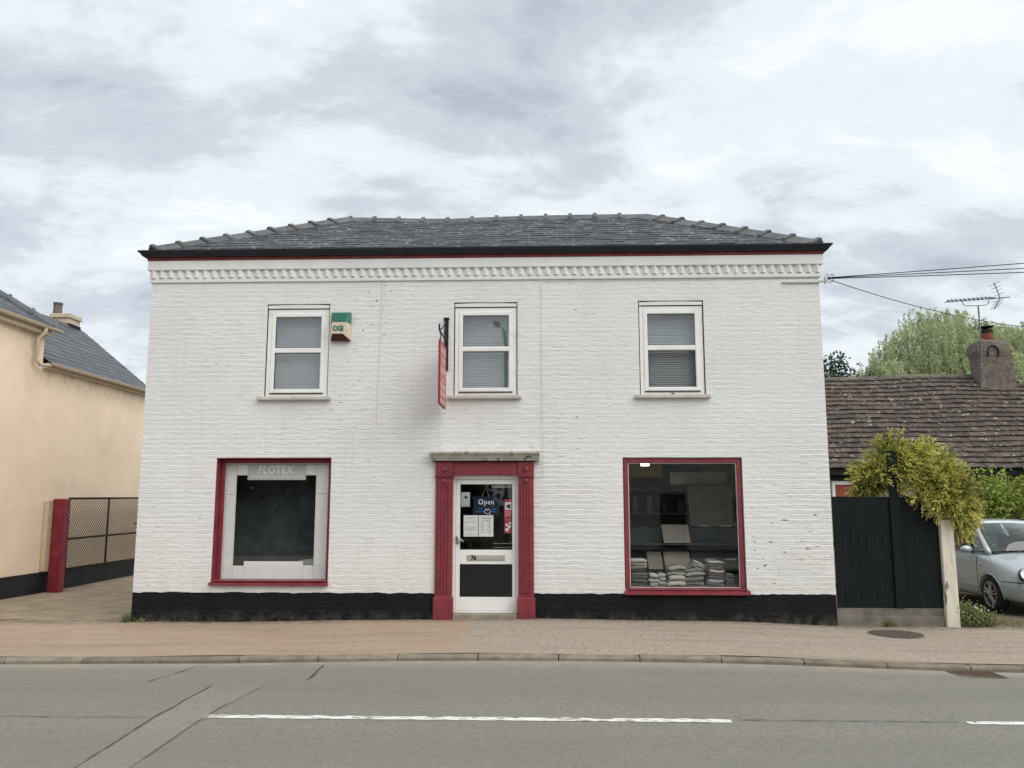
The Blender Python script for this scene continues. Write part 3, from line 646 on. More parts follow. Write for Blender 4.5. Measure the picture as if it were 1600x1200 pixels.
# cornice: plain band, dog-tooth course, frieze
b = MB(); b.box(X0 - 0.028, X1 + 0.028, -0.028, 5.53, 5.197, 5.266, 0.004); b.build('string_course', 'whitewall', shop)
b = MB(); b.box(X0 - 0.008, X1 + 0.008, -0.008, 5.52, 5.267, 5.391); b.build('dog_tooth_backing', 'whitewall', shop)
b = MB(); b.box(X0 - 0.062, X1 + 0.062, -0.062, 5.56, 5.392, 5.548, 0.006); b.build('frieze', 'whitewall', shop)
npit = 76; pit = (X1 - X0 + 0.08) / npit
for i in range(npit):
    cx = X0 - 0.04 + (i + 0.5) * pit; hw = pit / 2 - 0.003; t_ = random.uniform(-0.006, 0.006); dz_ = random.uniform(-0.003, 0.003)
    b = MB(); b.rc = random.random()
    b.prism([(cx - hw, -0.009), (cx + t_, -0.058 + random.uniform(-0.005, 0.003)), (cx + hw, -0.009)], 5.2685 + dz_, 5.3905 , 'z')
    b.build('dentil', 'whitewall', shop)
b = MB(); b.box(X0 - 0.068, X1 + 0.068, -0.068, 5.56, 5.550, 5.635); b.build('fascia_board', 'fascia', shop)
# ogee gutter round the eaves
prof = [(0.070, 5.606), (0.098, 5.600), (0.125, 5.608), (0.138, 5.624), (0.150, 5.644), (0.174, 5.662), (0.184, 5.678), (0.184, 5.692), (0.174, 5.692), (0.170, 5.678), (0.08, 5.65)]
corners = lambda o_: [(X0 - o_, -o_), (X1 + o_, -o_), (X1 + o_, 5.5 + o_), (X0 - o_, 5.5 + o_)]
b = MB(); n = len(prof); V = [(cx, cy, z_) for ci in range(4) for (o_, z_) in prof for (cx, cy) in [corners(o_)[ci]]]
b.add(V, [(ci * n + i, ((ci + 1) % 4) * n + i, ((ci + 1) % 4) * n + (i + 1) % n, ci * n + (i + 1) % n) for ci in range(4) for i in range(n)]); b.build('gutter', 'blackgloss', shop)
# roof
EZ, RZ_, EO = 5.675, 7.10, 0.11
roof = empty('roof', (0, 2.6, EZ), parent=shop)
E0, E1 = X0 - EO, X1 + EO; YF, YB, YR = -EO, 5.5 + EO, 2.55
RA, RB = -2.82, 2.83
def rsag(q):
    h = max(0, (q.z - EZ) / (RZ_ - EZ)); return -0.045 * h * math.exp(-((q.x + 1.0) / 1.1) ** 2)
b = MB(); b.add([(E0, YF, EZ), (E1, YF, EZ), (E1, YB, EZ), (E0, YB, EZ), (RA, YR, RZ_ - 0.045), (RB, YR, RZ_ - 0.045)], [(0, 1, 5, 4), (1, 2, 5), (2, 3, 4, 5), (3, 0, 4)]); b.build('roof_deck', 'deck', roof)
vd = Vector((0, YR - YF, RZ_ - EZ)); vl = vd.length
near_eave = lambda V: sum(v[2] for v in V) / len(V) + abs(sum(v[0] for v in V) / len(V)) * 0.001
slope('slate', 'slate', roof, (E0, YF, EZ), (1, 0, 0), vd, vl, lambda v: (RA - E0) * v / vl, lambda v: (E1 - E0) - (E1 - RB) * v / vl, 0.215, 0.255, 0.007, 0.005, 300, 0.014, None, rsag)
for side in (-1, 1):
    xe = E0 if side < 0 else E1; xr = RA if side < 0 else RB
    vs_ = Vector((xr - xe, 0, RZ_ - EZ)); sl_ = vs_.length; D_ = YB - YF; k1 = (YR - YF) / sl_; k2 = (YB - YR) / sl_
    slope('hip_slate', 'slate', roof, (xe, YF, EZ), (0, 1, 0), vs_, sl_, lambda v: k1 * v, lambda v: D_ - k2 * v, 0.215, 0.255, 0.007, 0.005, 0, 0.014)
slope('rear_slate', 'slate', roof, (E0, YB, EZ), (1, 0, 0), (0, YR - YB, RZ_ - EZ), math.hypot(YB - YR, RZ_ - EZ), lambda v: (RA - E0) * v / 3.4, lambda v: (E1 - E0) - (E1 - RB) * v / 3.4, 0.215, 0.255, 0.007, 0.005, 0, 0.014)
ridge_tiles('ridge_tile', 'ridge', roof, (RA, YR, RZ_), (RB, YR, RZ_), 12, 0.21, 40, sag=rsag, lift0=0.07, thick=0.03)
ridge_tiles('hip_tile', 'ridge', roof, (E0 + 0.09, YF + 0.09, EZ + 0.06), (RA - 0.02, YR - 0.02, RZ_ + 0.005), 9, 0.25, 29, lift0=0.065, thick=0.05)
ridge_tiles('hip_tile', 'ridge', roof, (E1 - 0.09, YF + 0.09, EZ + 0.06), (RB + 0.02, YR - 0.02, RZ_ + 0.005), 8, 0.25, 29, lift0=0.065, thick=0.05)
ridge_tiles('hip_tile', 'ridge', roof, (E0 + 0.05, YB - 0.05, EZ + 0.035), (RA - 0.02, YR + 0.02, RZ_ + 0.005), 9, 0.25, 29, lift0=0.065, thick=0.05)
ridge_tiles('hip_tile', 'ridge', roof, (E1 - 0.05, YB - 0.05, EZ + 0.035), (RB + 0.02, YR + 0.02, RZ_ + 0.005), 9, 0.25, 29, lift0=0.065, thick=0.05)

# upper windows
for wi, key in enumerate(('w1', 'w2', 'w3')):
    x0, x1, z0, z1 = OPEN[key]
    win = empty('upper_window', ((x0 + x1) / 2, 0, z0), parent=shop)
    def ring(nm, m, a, c, d, e_, wd, yf, yb, bev=0.006, wb=None):
        wb = wd if wb is None else wb; q = MB()
        q.box(a, a + wd, yf, yb, d, e_, bev); q.box(c - wd, c, yf, yb, d, e_, bev); q.box(a + wd - 0.004, c - wd + 0.004, yf + 0.001, yb, d, d + wb, bev); q.box(a + wd - 0.004, c - wd + 0.004, yf + 0.001, yb, e_ - wd, e_, bev); return q.build(nm, m, win)
    q = MB()   # dark strip painted in for the shade of the gap round the frame
    for s_ in ((x0, x0 + 0.014, z0, z1), (x1 - 0.014, x1, z0, z1), (x0 + 0.014, x1 - 0.014, z1 - 0.016, z1)): q.box(s_[0], s_[1], 0.03, 0.09, s_[2], s_[3])
    q.build('gap_shade', 'sealant_gapshade', win)
    q = MB(); nseg = 10    # segmental head filler with a shallow arch
    V = []
    for i in range(nseg + 1):
        t = i / nseg; xx = x0 + 0.014 + (x1 - x0 - 0.028) * t; V += [(xx, 0.012, z1 - 0.068), (xx, 0.012, z1 - 0.020 + 0.012 * math.sin(math.pi * t)), (xx, 0.06, z1 - 0.068), (xx, 0.06, z1 - 0.020 + 0.012 * math.sin(math.pi * t))]
    q.add(V, [(4 * i, 4 * i + 4, 4 * i + 5, 4 * i + 1) for i in range(nseg)] + [(4 * i, 4 * i + 2, 4 * i + 6, 4 * i + 4) for i in range(nseg)]); q.build('head_filler', 'whitewall', win)
    q = MB(); q.box(x0 + 0.014, x1 - 0.014, 0.035, 0.085, z1 - 0.084, z1 - 0.070); q.build('head_joint', 'sealant_gapshade', win)
    a, c, d, e_ = x0 + 0.014, x1 - 0.014, z0 + 0.002, z1 - 0.082
    ring('frame', 'pvc', a, c, d, e_, 0.062, 0.030, 0.11)
    ring('sash', 'pvc', a + 0.060, c - 0.060, d + 0.060, e_ - 0.060, 0.066, 0.018, 0.075, 0.010)
    zc_ = z0 + 0.742
    q = MB(); q.box(a + 0.12, c - 0.12, 0.017, 0.074, zc_ - 0.040, zc_ + 0.040, 0.012); q.build('transom', 'pvc', win)
    q = MB(); q.box(a + 0.066, c - 0.066, 0.012, 0.030, d + 0.050, d + 0.060); q.build('drip_bar', 'sealant_gapshade', win)
    for (p0, p1) in ((d + 0.12, zc_ - 0.036), (zc_ + 0.036, e_ - 0.12)):
        bx('pane', 'glass2', win, a + 0.118, c - 0.118, 0.050, 0.054, p0, p1)
        q = MB()
        for s_ in ((a + 0.122, a + 0.130, p0, p1), (c - 0.130, c - 0.122, p0, p1), (a + 0.13, c - 0.13, p1 - 0.010, p1), (a + 0.13, c - 0.13, p0, p0 + 0.008)): q.box(s_[0], s_[1], 0.040, 0.049, s_[2], s_[3])
        q.build('gasket', 'sealant_gapshade', win)
    q = MB(); zb = d + 0.10
    while zb < e_ - 0.08:
        tz = 0.0182 + random.uniform(-0.0006, 0.0006); q.add([(a + 0.1, 0.165, zb - tz), (c - 0.1, 0.165, zb - tz), (c - 0.1, 0.185, zb + tz), (a + 0.1, 0.185, zb + tz)], [(0, 1, 2, 3)]); zb += 0.0355
    tag(q.build('blind_slats', 'blind', win), kind='stuff')
    q = MB(); q.box(x0 - 0.085, x1 + 0.062, -0.075, 0.06, z0 - 0.052, z0 + 0.001, 0.006); q.build('sill', 'sill', win)
    q = MB(); q.box((x0 + x1) / 2 - 0.02, (x0 + x1) / 2 + 0.02, 0.005, 0.03, z0 + 0.012, z0 + 0.030, 0.004); q.build('drain_cap', 'pvc' if wi < 2 else 'sealant_gapshade', win)

# shop windows
def shopwin(key, d, fw, fb, sz, sx0, sx1):
    x0, x1, z0, z1 = OPEN[key]; win = empty('shop_window', ((x0 + x1) / 2, 0, z0), parent=shop)
    q = MB()      # red painted reveal linings
    if d > 0.1:
        q.box(x0 + 0.001, x0 + 0.013, 0.001, d + 0.04, z0, z1 - 0.012); q.box(x1 - 0.013, x1 - 0.001, 0.001, d + 0.04, z0, z1 - 0.012); q.box(x0 + 0.001, x1 - 0.001, 0.001, d + 0.04, z1 - 0.012, z1 - 0.001); q.build('reveal_lining', 'red', win)
    q = MB(); q.box(x0 + 0.013, x0 + fw, d, d + 0.07, z0, z1 - 0.013, 0.006); q.box(x1 - fw, x1 - 0.013, d, d + 0.07, z0, z1 - 0.013, 0.006); q.box(x0 + fw - 0.003, x1 - fw + 0.003, d + 0.001, d + 0.07, z1 - fw, z1 - 0.013, 0.006); q.box(x0 + fw - 0.003, x1 - fw + 0.003, d + 0.001, d + 0.07, z0, z0 + fb, 0.006); q.build('frame', 'red', win)
    q = MB(); g = 0.014
    for s_ in ((x0 + fw, x0 + fw + g, z0 + fb, z1 - fw), (x1 - fw - g, x1 - fw, z0 + fb, z1 - fw), (x0 + fw + g, x1 - fw - g, z1 - fw - g, z1 - fw), (x0 + fw + g, x1 - fw - g, z0 + fb, z0 + fb + 0.008)): q.box(s_[0], s_[1], d + 0.022, d + 0.034, s_[2], s_[3])
    q.build('glazing_bead', 'sill', win)
    bx('glass', 'glass', win, x0 + fw, x1 - fw, d + 0.036, d + 0.042, z0 + fb, z1 - fw)
    q = MB(); q.prism([(-0.062, sz[0]), (-0.066, sz[0] + 0.006), (-0.064, sz[1] - 0.006), (-0.055, sz[1] - 0.002), (d + 0.01, sz[1] + 0.012), (d + 0.01, sz[0])], sx0, sx1, 'x'); q.build('sill', 'red', win)
    q = MB(); q.box(sx0 + 0.03, sx1 - 0.03, -0.040, d + 0.005, sz[1] + 0.0125, sz[1] + 0.030, 0.005); q.build('sill_moulding', 'red', win)
    return win
shopwin('s1', 0.163, 0.078, 0.035, (0.470, 0.512), -4.185, -2.368)
shopwin('s2', 0.030, 0.080, 0.030, (0.352, 0.408), 2.095, 3.945)
bx('shop_stall', 'brownboard', shop, 2.11, 3.89, 0.31, 1.25, 0.30, 0.455)

# doorway
x0, x1 = -0.53, 0.53
sur = empty('door_surround', (0, 0, 0), parent=shop)
for s_ in (-1, 1):
    a, c = (-0.752, -0.492) if s_ < 0 else (0.508, 0.742)
    q = MB(); q.box(a, c, -0.045, 0.10, 0.28, 2.115, 0.004); q.build('pilaster', 'red', sur)
    q = MB(); w_ = (c - a)
    for k in range(4):
        xx = a + 0.035 + (w_ - 0.07) * (k + 0.5) / 4; q.box(xx - 0.014, xx + 0.014, -0.058, -0.044, 0.36, 2.0, 0.006)
    q.build('reeding', 'red', sur)
    q = MB(); q.box(a - 0.018, c + 0.018, -0.072, 0.10, -0.06, 0.305, 0.010); q.build('plinth_block', 'red', sur)
    q = MB(); q.box(a - 0.004, c + 0.004, -0.062, 0.10, 2.122, 2.335, 0.006); q.build('corner_block', 'red', sur)
    q = MB(); q.box(a - 0.010, c + 0.010, -0.070, 0.05, 2.096, 2.121, 0.004); q.build('capital', 'red', sur)
    for zz_, rr in ((2.215, 0.047), (2.035, 0.042)):
        q = MB(); q.lathe(((a + c) / 2, -0.060 if zz_ > 2.1 else -0.044, zz_), [(rr, 0), (rr, -0.012), (rr * 0.72, -0.026), (rr * 0.3, -0.032)], 16, 'y'); q.build('boss', 'red', sur, True)
q = MB(); q.box(-0.490, 0.506, -0.040, 0.10, 2.126, 2.333, 0.004); q.build('lintel', 'red', sur)
q = MB(); q.prism([(0.004, 2.345), (-0.115, 2.345), (-0.118, 2.372), (-0.135, 2.378), (-0.150, 2.405), (-0.185, 2.438), (-0.205, 2.450), (-0.205, 2.474), (0.004, 2.496)], -0.835, 0.835, 'x'); q.build('canopy', 'lead', sur)
q = MB(); q.box(-0.79, 0.79, -0.100, 0.004, 2.334, 2.3445); q.build('canopy_bed', 'sealant_gapshade', sur)
bx('doorstep', 'stone', shop, -0.475, 0.487, -0.06, 0.14, -0.05, 0.066, 0.010)
door = empty('door', (0, 0.1, 0.07), parent=shop)
yd = 0.085
q = MB(); q.box(-0.5, -0.452, yd - 0.02, yd + 0.07, 0.068, 2.12, 0.004); q.box(0.462, 0.512, yd - 0.02, yd + 0.07, 0.068, 2.12, 0.004); q.box(-0.452, 0.462, yd - 0.018, yd + 0.07, 2.062, 2.12, 0.004); q.box(-0.452, 0.462, yd - 0.01, yd + 0.07, 0.067, 0.095, 0.004); q.build('door_frame', 'pvc', door)
GX0, GX1, GZ0, GZ1 = -0.386, 0.412, 1.000, 1.990
q = MB()
for s_ in ((-0.448, GX0, 0.099, 2.058), (GX1, 0.458, 0.099, 2.058), (GX0, GX1, GZ1, 2.058), (GX0, GX1, 0.785, GZ0), (GX0, GX1, 0.099, 0.300)): q.box(s_[0], s_[1], yd, yd + 0.05, s_[2], s_[3], 0.003)
q.build('door_leaf', 'pvc', door)
bx('glass', 'glass', door, GX0, GX1, yd + 0.018, yd + 0.024, GZ0, GZ1)
bx('lower_panel', 'dpanel', door, GX0, GX1, yd + 0.014, yd + 0.03, 0.300, 0.785)
q = MB()
for (a, c) in ((GZ0, GZ1), (0.300, 0.785)):
    for s_ in ((GX0, GX0 + 0.007, a, c), (GX1 - 0.007, GX1, a, c), (GX0 + 0.007, GX1 - 0.007, c - 0.007, c), (GX0 + 0.007, GX1 - 0.007, a, a + 0.007)): q.box(s_[0], s_[1], yd + 0.004, yd + 0.013, s_[2], s_[3])
q.build('glazing_gasket', 'sealant_gapshade', door)
lp = bx('letter_plate', 'plate', door, -0.278, 0.302, yd - 0.010, yd - 0.001, 0.836, 0.920, 0.003)
q = MB(); q.box(-0.10, 0.25, yd - 0.015, yd - 0.0105, 0.852, 0.905, 0.002); q.build('letter_flap', 'plate', lp)
text('house_number', "76", 0.100, (-0.175, yd - 0.013, 0.878), FR, 'lacquer', lp, 0.004, 0.002, 0.8)
hd = empty('door_handle', (-0.47, yd, 1.15), parent=door)
q = MB(); q.lathe((-0.430, yd - 0.006, 1.185), [(0.032, 0.006), (0.032, -0.004), (0.024, -0.008)], 14, 'y'); q.build('rose', 'steel', hd)
q = MB(); q.lathe((-0.430, yd - 0.006, 1.118), [(0.032, 0.006), (0.032, -0.004), (0.024, -0.008)], 14, 'y'); q.build('keyhole_rose', 'steel', hd)
q = MB(); q.tube([(-0.430, yd, 1.185), (-0.430, yd - 0.05, 1.185), (-0.415, yd - 0.058, 1.178), (-0.325, yd - 0.058, 1.122)], 0.016, 8); q.build('lever', 'steel', hd, True)
# notices on the door glass (each can be peeled away)
yn = yd + 0.0265
def card(nm, m, xa, xb, za, zb, label, cat, y=yn, th=0.002):
    o = empty(nm, ((xa + xb) / 2, y, za), label, cat); bx('card', m, o, xa, xb, y, y + th, za, zb); return o
def lines(par, m, xa, xb, zs, y, h=0.006, broken=True):
    q = MB(); 
    for z_ in zs:
        x = xa + random.uniform(0, 0.01)
        while x < xb:
            l = random.uniform(0.012, 0.04) if broken else xb - xa; q.box(x, min(x + l, xb), y - 0.0012, y - 0.0002, z_ - h / 2, z_ + h / 2); x += l + random.uniform(0.005, 0.010)
    tag(q.build('print', m, par), kind='stuff')
o = card('poster', 'papergreen', -0.376, -0.240, 1.648, 1.868, "pale green poster at the top left of the shop door glass", "poster")
lines(o, 'ink', -0.36, -0.256, [1.664, 1.676], yn, 0.005)
q = MB(); q.lathe((-0.305, yn, 1.795), [(0.024, -0.0002), (0.024, -0.001)], 10, 'y'); q.box(-0.345, -0.325, yn - 0.001, yn - 0.0003, 1.775, 1.788); q.box(-0.288, -0.272, yn - 0.001, yn - 0.0003, 1.775, 1.795); q.build('picture', 'inkdark', o)
osn = empty('open_sign', (0.01, yn, 1.52), "navy card sign reading Open hung inside the door glass", "sign")
bx('card', 'navy', osn, -0.19, 0.215, yn, yn + 0.003, 1.525, 1.80)
text('lettering', "Open", 0.112, (0.010, yn - 0.0012, 1.718), FR, 'whiteprint', osn, 0.0004, 0.0008, 0.92, spc=1.08)
q = MB()
for s_ in ((-0.105, -0.045, 1.605, 1.626), (0.095, 0.155, 1.598, 1.628), (-0.145, -0.02, 1.566, 1.584), (0.085, 0.165, 1.566, 1.584)): q.box(s_[0], s_[1], yn - 0.0012, yn - 0.0002, s_[2], s_[3])
q.build('logo', 'blue', osn)
q = MB(); q.tube([(0.03 + 0.045 * math.cos(t), yn - 0.002, 1.575 + 0.035 * math.sin(t)) for t in np.linspace(0, 6.28, 14)], 0.004, 4); q.tube([(0.06, yn - 0.002, 1.55), (0.085, yn - 0.002, 1.52)], 0.004, 4); q.tube([(0.0, yn - 0.002, 1.62), (0.02, yn - 0.002, 1.585), (0.06, yn - 0.002, 1.62)], 0.003, 4); q.build('emblem', 'whiteprint', osn)
q = MB(); q.tube([(-0.05, yn + 0.001, 1.80), (0.0, yn + 0.001, 1.96), (0.055, yn + 0.001, 1.80)], 0.003, 5); q.build('string', 'plate', osn)
o = card('notice', 'paper', -0.335, -0.113, 1.196, 1.518, "white notice sheet left of the opening hours on the shop door", "notice")
lines(o, 'ink', -0.31, -0.14, [1.485, 1.470, 1.425, 1.408, 1.345, 1.33, 1.315, 1.30, 1.285, 1.225], yn, 0.004)
o = card('opening_hours', 'paper', -0.103, 0.122, 1.196, 1.518, "white opening hours sheet in the middle of the shop door", "notice")
text('lettering', "OPENING\nHOURS", 0.036, (0.012, yn - 0.001, 1.455), FR, 'ink', o, 0.0, 0.0006)
lines(o, 'ink', -0.078, -0.025, [1.405, 1.385, 1.362, 1.340, 1.305, 1.283, 1.26], yn, 0.007)
lines(o, 'ink', 0.025, 0.085, [1.405, 1.385, 1.362, 1.340, 1.305, 1.283, 1.26], yn, 0.007)
o = card('sticker_strip', 'redsticker', 0.290, 0.402, 1.245, 1.760, "tall red sticker strip down the right of the door glass", "sticker")
q = MB(); q.box(0.300, 0.400, yn - 0.0012, yn - 0.0002, 1.60, 1.715); q.build('white_panel', 'whiteprint', o)
q = MB(); q.lathe((0.345, yn, 1.655), [(0.028, -0.0014), (0.028, -0.002)], 10, 'y'); q.box(0.35, 0.385, yn - 0.002, yn - 0.0014, 1.62, 1.69); q.build('emblem', 'inkdark', o)
q = MB(); q.box(0.296, 0.398, yn - 0.0012, yn - 0.0002, 1.50, 1.585); q.box(0.310, 0.395, yn - 0.0012, yn - 0.0002, 1.44, 1.46); q.build('pale_panel', 'pinksticker', o)
q = MB()
for cx, cz, r_ in ((0.330, 1.300, 0.028), (0.365, 1.345, 0.026), (0.325, 1.375, 0.02), (0.375, 1.40, 0.02)): q.lathe((cx, yn, cz), [(r_, -0.0002), (r_, -0.0014)], 14, 'y')
q.build('roundels', 'whiteprint', o)
o = card('label_strip', 'creamlabel', 0.095, 0.392, 1.938, 1.982, "narrow cream label at the top right of the door glass", "label")
lines(o, 'inkdark', 0.115, 0.375, [1.960], yn, 0.014)
o = empty('window_lettering', (0.25, yn, 1.04), "two faint lines of lettering low on the door glass", "lettering")
lines(o, 'ink', 0.12, 0.40, [1.094, 1.032], yn + 0.0004, 0.014)

# display boards in the left shop window
YB_ = 0.226
dsp = empty('window_display', (-3.29, YB_, 0.5), "white display surround with grey header board in the left shop window", "display")
iz0, iz1 = 0.535, 2.325
def panel(m, xa, xb, za, zb, y=YB_, t_=0.012, nm='panel'): return bx(nm, m, dsp, xa, xb, y, y + t_, za, zb, 0.002)
panel('board', -4.115, -3.93, 0.545, 1.833); panel('board', -4.115, -3.93, 1.838, 2.33)
panel('board', -2.665, -2.435, 0.755, 1.843); panel('board', -2.665, -2.435, 1.848, 2.33); panel('board', -2.665, -2.435, 0.545, 0.750)
panel('board', -3.927, -3.76, 2.135, 2.33); panel('board', -2.83, -2.668, 2.135, 2.33)
panel('board', -3.927, -3.76, 0.545, 0.742); panel('board', -2.83, -2.668, 0.545, 0.750)
panel('boardgrey', -3.757, -2.833, 2.062, 2.33, YB_ - 0.004, 0.014, 'header_board')
panel('board', -3.757, -2.833, 0.545, 0.810, YB_ - 0.004, 0.014, 'foot_board')
for s_ in ((-3.950, -3.927, 0.743, 2.15), (-2.668, -2.645, 0.752, 2.15)): panel('boardtrim', *s_, YB_ - 0.003, 0.008, 'trim')
panel('boardtrim', -3.927, -3.76, 2.135, 2.152, YB_ - 0.003, 0.008, 'trim'); panel('boardtrim', -2.83, -2.668, 2.135, 2.152, YB_ - 0.003, 0.008, 'trim')
text('lettering', "FLOTEX", 0.172, (-3.315, YB_ - 0.006, 2.215), FR, 'letterpale', dsp, 0.0065, 0.001, 0.80, spc=1.16)
q = MB(); x = -3.70
while x < -2.90:
    l = random.uniform(0.03, 0.09); q.box(x, min(x + l, -2.89), YB_ - 0.0062, YB_ - 0.0045, 2.108, 2.120); x += l + 0.014
tag(q.build('print', 'letterpale', dsp), kind='stuff')
bx('added_backing', 'added_backing', dsp, -4.3, -2.3, 0.85, 0.88, 0.07, 2.6)  # added sheet that lifts the dark interior tone seen through the pane
o = empty('carpet_roll', (-2.9, 0.6, 0.62), "grey carpet roll standing low in the left shop window", "carpet roll")
q = MB(); q.tube([(-2.98, 0.55, 0.70), (-2.55, 0.60, 0.74)], 0.11, 14); q.build('roll', 'carpet1', o, True)
q = MB(); q.box(-3.1, -2.45, 0.42, 0.80, 0.06, 0.587); q.build('plinth', 'brownboard', o)

# ------------------------------------------------------------------ stock in the right shop window
def slab(xa, xb, y0, y1, z0, th, m, label, sag=0.0, tilt=0.0, grp=None, seed=0):
    """a carpet sample: a soft slab, draped a little over what lies under it"""
    n = 8; q = MB(); V = []; cx = (xa + xb) / 2
    for i in range(n + 1):
        t = i / n; xx = xa + (xb - xa) * t; s_ = 0.5 - abs(t - 0.5)
        dz = sag * 4 * t * (1 - t) + (xx - cx) * tilt + 0.012 * mnoise.noise((xx * 11, seed * 1.7, z0 * 5)); e2 = 0.2 * th if i in (0, n) else 0
        yj = 0.006 * mnoise.noise((xx * 7, seed, 2.2))
        V += [(xx, y0 + yj + e2 * 0.3, z0 + dz + e2), (xx, y0 + yj - 0.008, z0 + dz + th * 0.5), (xx, y0 + yj + e2 * 0.3, z0 + dz + th - e2), (xx, y1, z0 + dz + th - e2), (xx, y1, z0 + dz + e2)]
    F = [(0, 1, 2, 3, 4), tuple(n * 5 + k for k in range(5))[::-1]]
    for i in range(n):
        for k in range(5): F.append((i * 5 + k, (i + 1) * 5 + k, (i + 1) * 5 + (k + 1) % 5, i * 5 + (k + 1) % 5))
    q.add(V, F); o = q.build('carpet_sample', m, None, True); tag(o, label, 'carpet sample', grp or 'carpet samples piled in the right shop window'); return o
piles = [(2.215, 2.465, 0.30, [('carpet2', .05), ('carpet2', .05), ('carpet5', .04), ('carpet2', .06), ('carpet5', .04), ('carpet0', .05), ('carpet4', .05), ('carpet4', .045)], 0.010, 0.0, "leftmost tall pile"),
         (2.505, 2.64, 0.30, [('carpet3', .055), ('carpet1', .05), ('carpet5', .015), ('carpet4', .06)], 0.004, -0.05, "low second pile from left"),
         (2.648, 2.77, 0.31, [('carpet3', .06), ('carpet5', .012), ('carpet1', .05), ('carpet4', .055)], 0.004, 0.03, "narrow third pile from left"),
         (2.785, 3.05, 0.28, [('carpet4', .06), ('carpet0', .02), ('carpet4', .07), ('carpet1', .05), ('carpet0', .03), ('carpet3', .05)], 0.022, 0.02, "sagging middle pile"),
         (3.06, 3.345, 0.30, [('carpet3', .06), ('carpet5', .015), ('carpet1', .07), ('carpet3', .05), ('carpet0', .04)], 0.025, 0.06, "pile right of the middle"),
         (3.40, 3.64, 0.30, [('carpet1', .05), ('carpet3', .05), ('carpet2', .04), ('carpet0', .05), ('carpet4', .05), ('carpet2', .03), ('carpet6', .04), ('carpet5', .02), ('carpet6', .03)], 0.012, -0.06, "tall pile of striped pieces"),
         (3.655, 3.80, 0.28, [('carpet0', .04), ('carpet2', .035), ('carpet0', .04), ('carpet2', .035), ('carpet0', .035)], 0.012, -0.03, "rightmost brown pile")]
ORD = ['lowest', 'second from bottom', 'third from bottom', 'fourth from bottom', 'fifth from bottom', 'sixth from bottom', 'seventh from bottom', 'eighth from bottom']
for (xa, xb, y0, ly, sg, tl, nm) in piles:
    z_ = 0.457
    for i, (m_, th) in enumerate(ly):
        slab(xa + random.uniform(-.022, .020), xb + random.uniform(-.020, .020), y0 + random.uniform(-.04, .04), y0 + 0.34, z_, th * 0.90, m_, "carpet sample, %s of the %s, right shop window" % (ORD[i] if i < len(ly) - 1 else "topmost", nm), (sg * .55) * random.choice((1, 1, -.6)), tl + random.uniform(-.05, .05), None, i + xa); z_ += th * 1.02
for k in range(3):
    o = slab(-0.14, 0.14, -0.03, 0.25, 0.022 * k * 1.6, 0.03, ('carpet0', 'carpet1', 'carpet6')[k], "%s of three carpet samples sliding off the pile right of the middle" % ('lowest', 'middle one', 'uppermost')[k], 0.02, 0, None, k)
    o.location = (3.29, 0.50, 0.665); o.rotation_euler = (0, R_(30), 0)
def cboard(nm, m, xa, xb, za, zb, y, lean, label, edge=None):
    o = empty(nm, ((xa + xb) / 2, y, za), label, 'carpet board')
    q = MB(); V = [(xa, y, za), (xb, y, za), (xb - 0.01, y + lean, zb), (xa - 0.015, y + lean, zb)]; q.add(V + [(x, yy + 0.012, z_) for x, yy, z_ in V], [(0, 1, 2, 3), (7, 6, 5, 4), (0, 4, 5, 1), (1, 5, 6, 2), (2, 6, 7, 3), (3, 7, 4, 0)]); q.build('board', m, o)
    if edge: bx('price_strip', edge, o, xa, xb, y - 0.012, y - 0.002, za - 0.004, za + 0.020)
    return o
st = empty('display_stand', (3.2, 1.2, 0.46), "dark stepped stand carrying carpet boards in the right shop window", "display stand")
q = MB(); q.box(2.30, 4.55, 1.25, 1.30, 0.06, 1.30); q.build('back_panel', 'darkboard', st)
for zz_ in (0.64, 1.06): bx('shelf', 'darkboard', st, 2.30, 4.3, 0.86, 1.25, zz_ - 0.02, zz_ - 0.002)
cboard('carpet_board', 'tanboard', 2.825, 3.25, 1.075, 1.355, 0.90, 0.16, "tan carpet board standing alone on the upper step of the stand", 'carpet1')
cboard('carpet_board', 'tanboard', 2.845, 3.258, 0.66, 0.925, 0.90, 0.16, "tan carpet board on the lower step, below the lone one", 'carpet1')
cboard('carpet_board', 'carpet0', 2.575, 2.80, 0.66, 0.925, 0.90, 0.14, "small grey carpet board at the left of the lower step", 'carpet1')
cboard('carpet_board', 'darkboard', 3.29, 4.02, 0.665, 1.05, 0.98, 0.10, "dark carpet board on the right of the lower step")
cboard('carpet_board', 'brownboard', 3.31, 4.06, 1.335, 1.99, 1.22, 0.10, "large brown carpet sheet at the right of the stand")
q = MB()
for s_ in ((3.46, 3.62, 1.322), (3.80, 3.98, 1.322), (3.48, 3.64, 0.80), (3.80, 3.98, 0.80)): q.box(s_[0], s_[1], 0.945 if s_[2] < 1 else 1.19, 0.955 if s_[2] < 1 else 1.20, s_[2], s_[2] + 0.022)
q.build('price_tickets', 'carpet6', st)
M['paleboard'] = mat('pale_board', (0.55, 0.56, 0.54), 0.9, 0.06, 3)
o = empty('hanging_board', (3.5, 1.6, 2.0), "long pale board hung high behind the right shop window", "board"); bx('board', 'paleboard', o, 3.06, 4.02, 1.60, 1.63, 2.02, 2.225); bx('hanger', 'darkboard', o, 3.5, 3.54, 1.605, 1.625, 2.225, 2.618)
o = empty('shelf_unit', (2.8, 2.6, 0.06), "dark shelving with a pale edge at the back left of the shop", "shelves")
bx('side', 'darkboard', o, 2.30, 2.34, 2.5, 3.0, 0.07, 1.95); bx('side', 'darkboard', o, 3.6, 3.64, 2.5, 3.0, 0.07, 1.95); bx('back', 'brownboard', o, 2.34, 3.6, 2.97, 3.0, 0.07, 1.95)
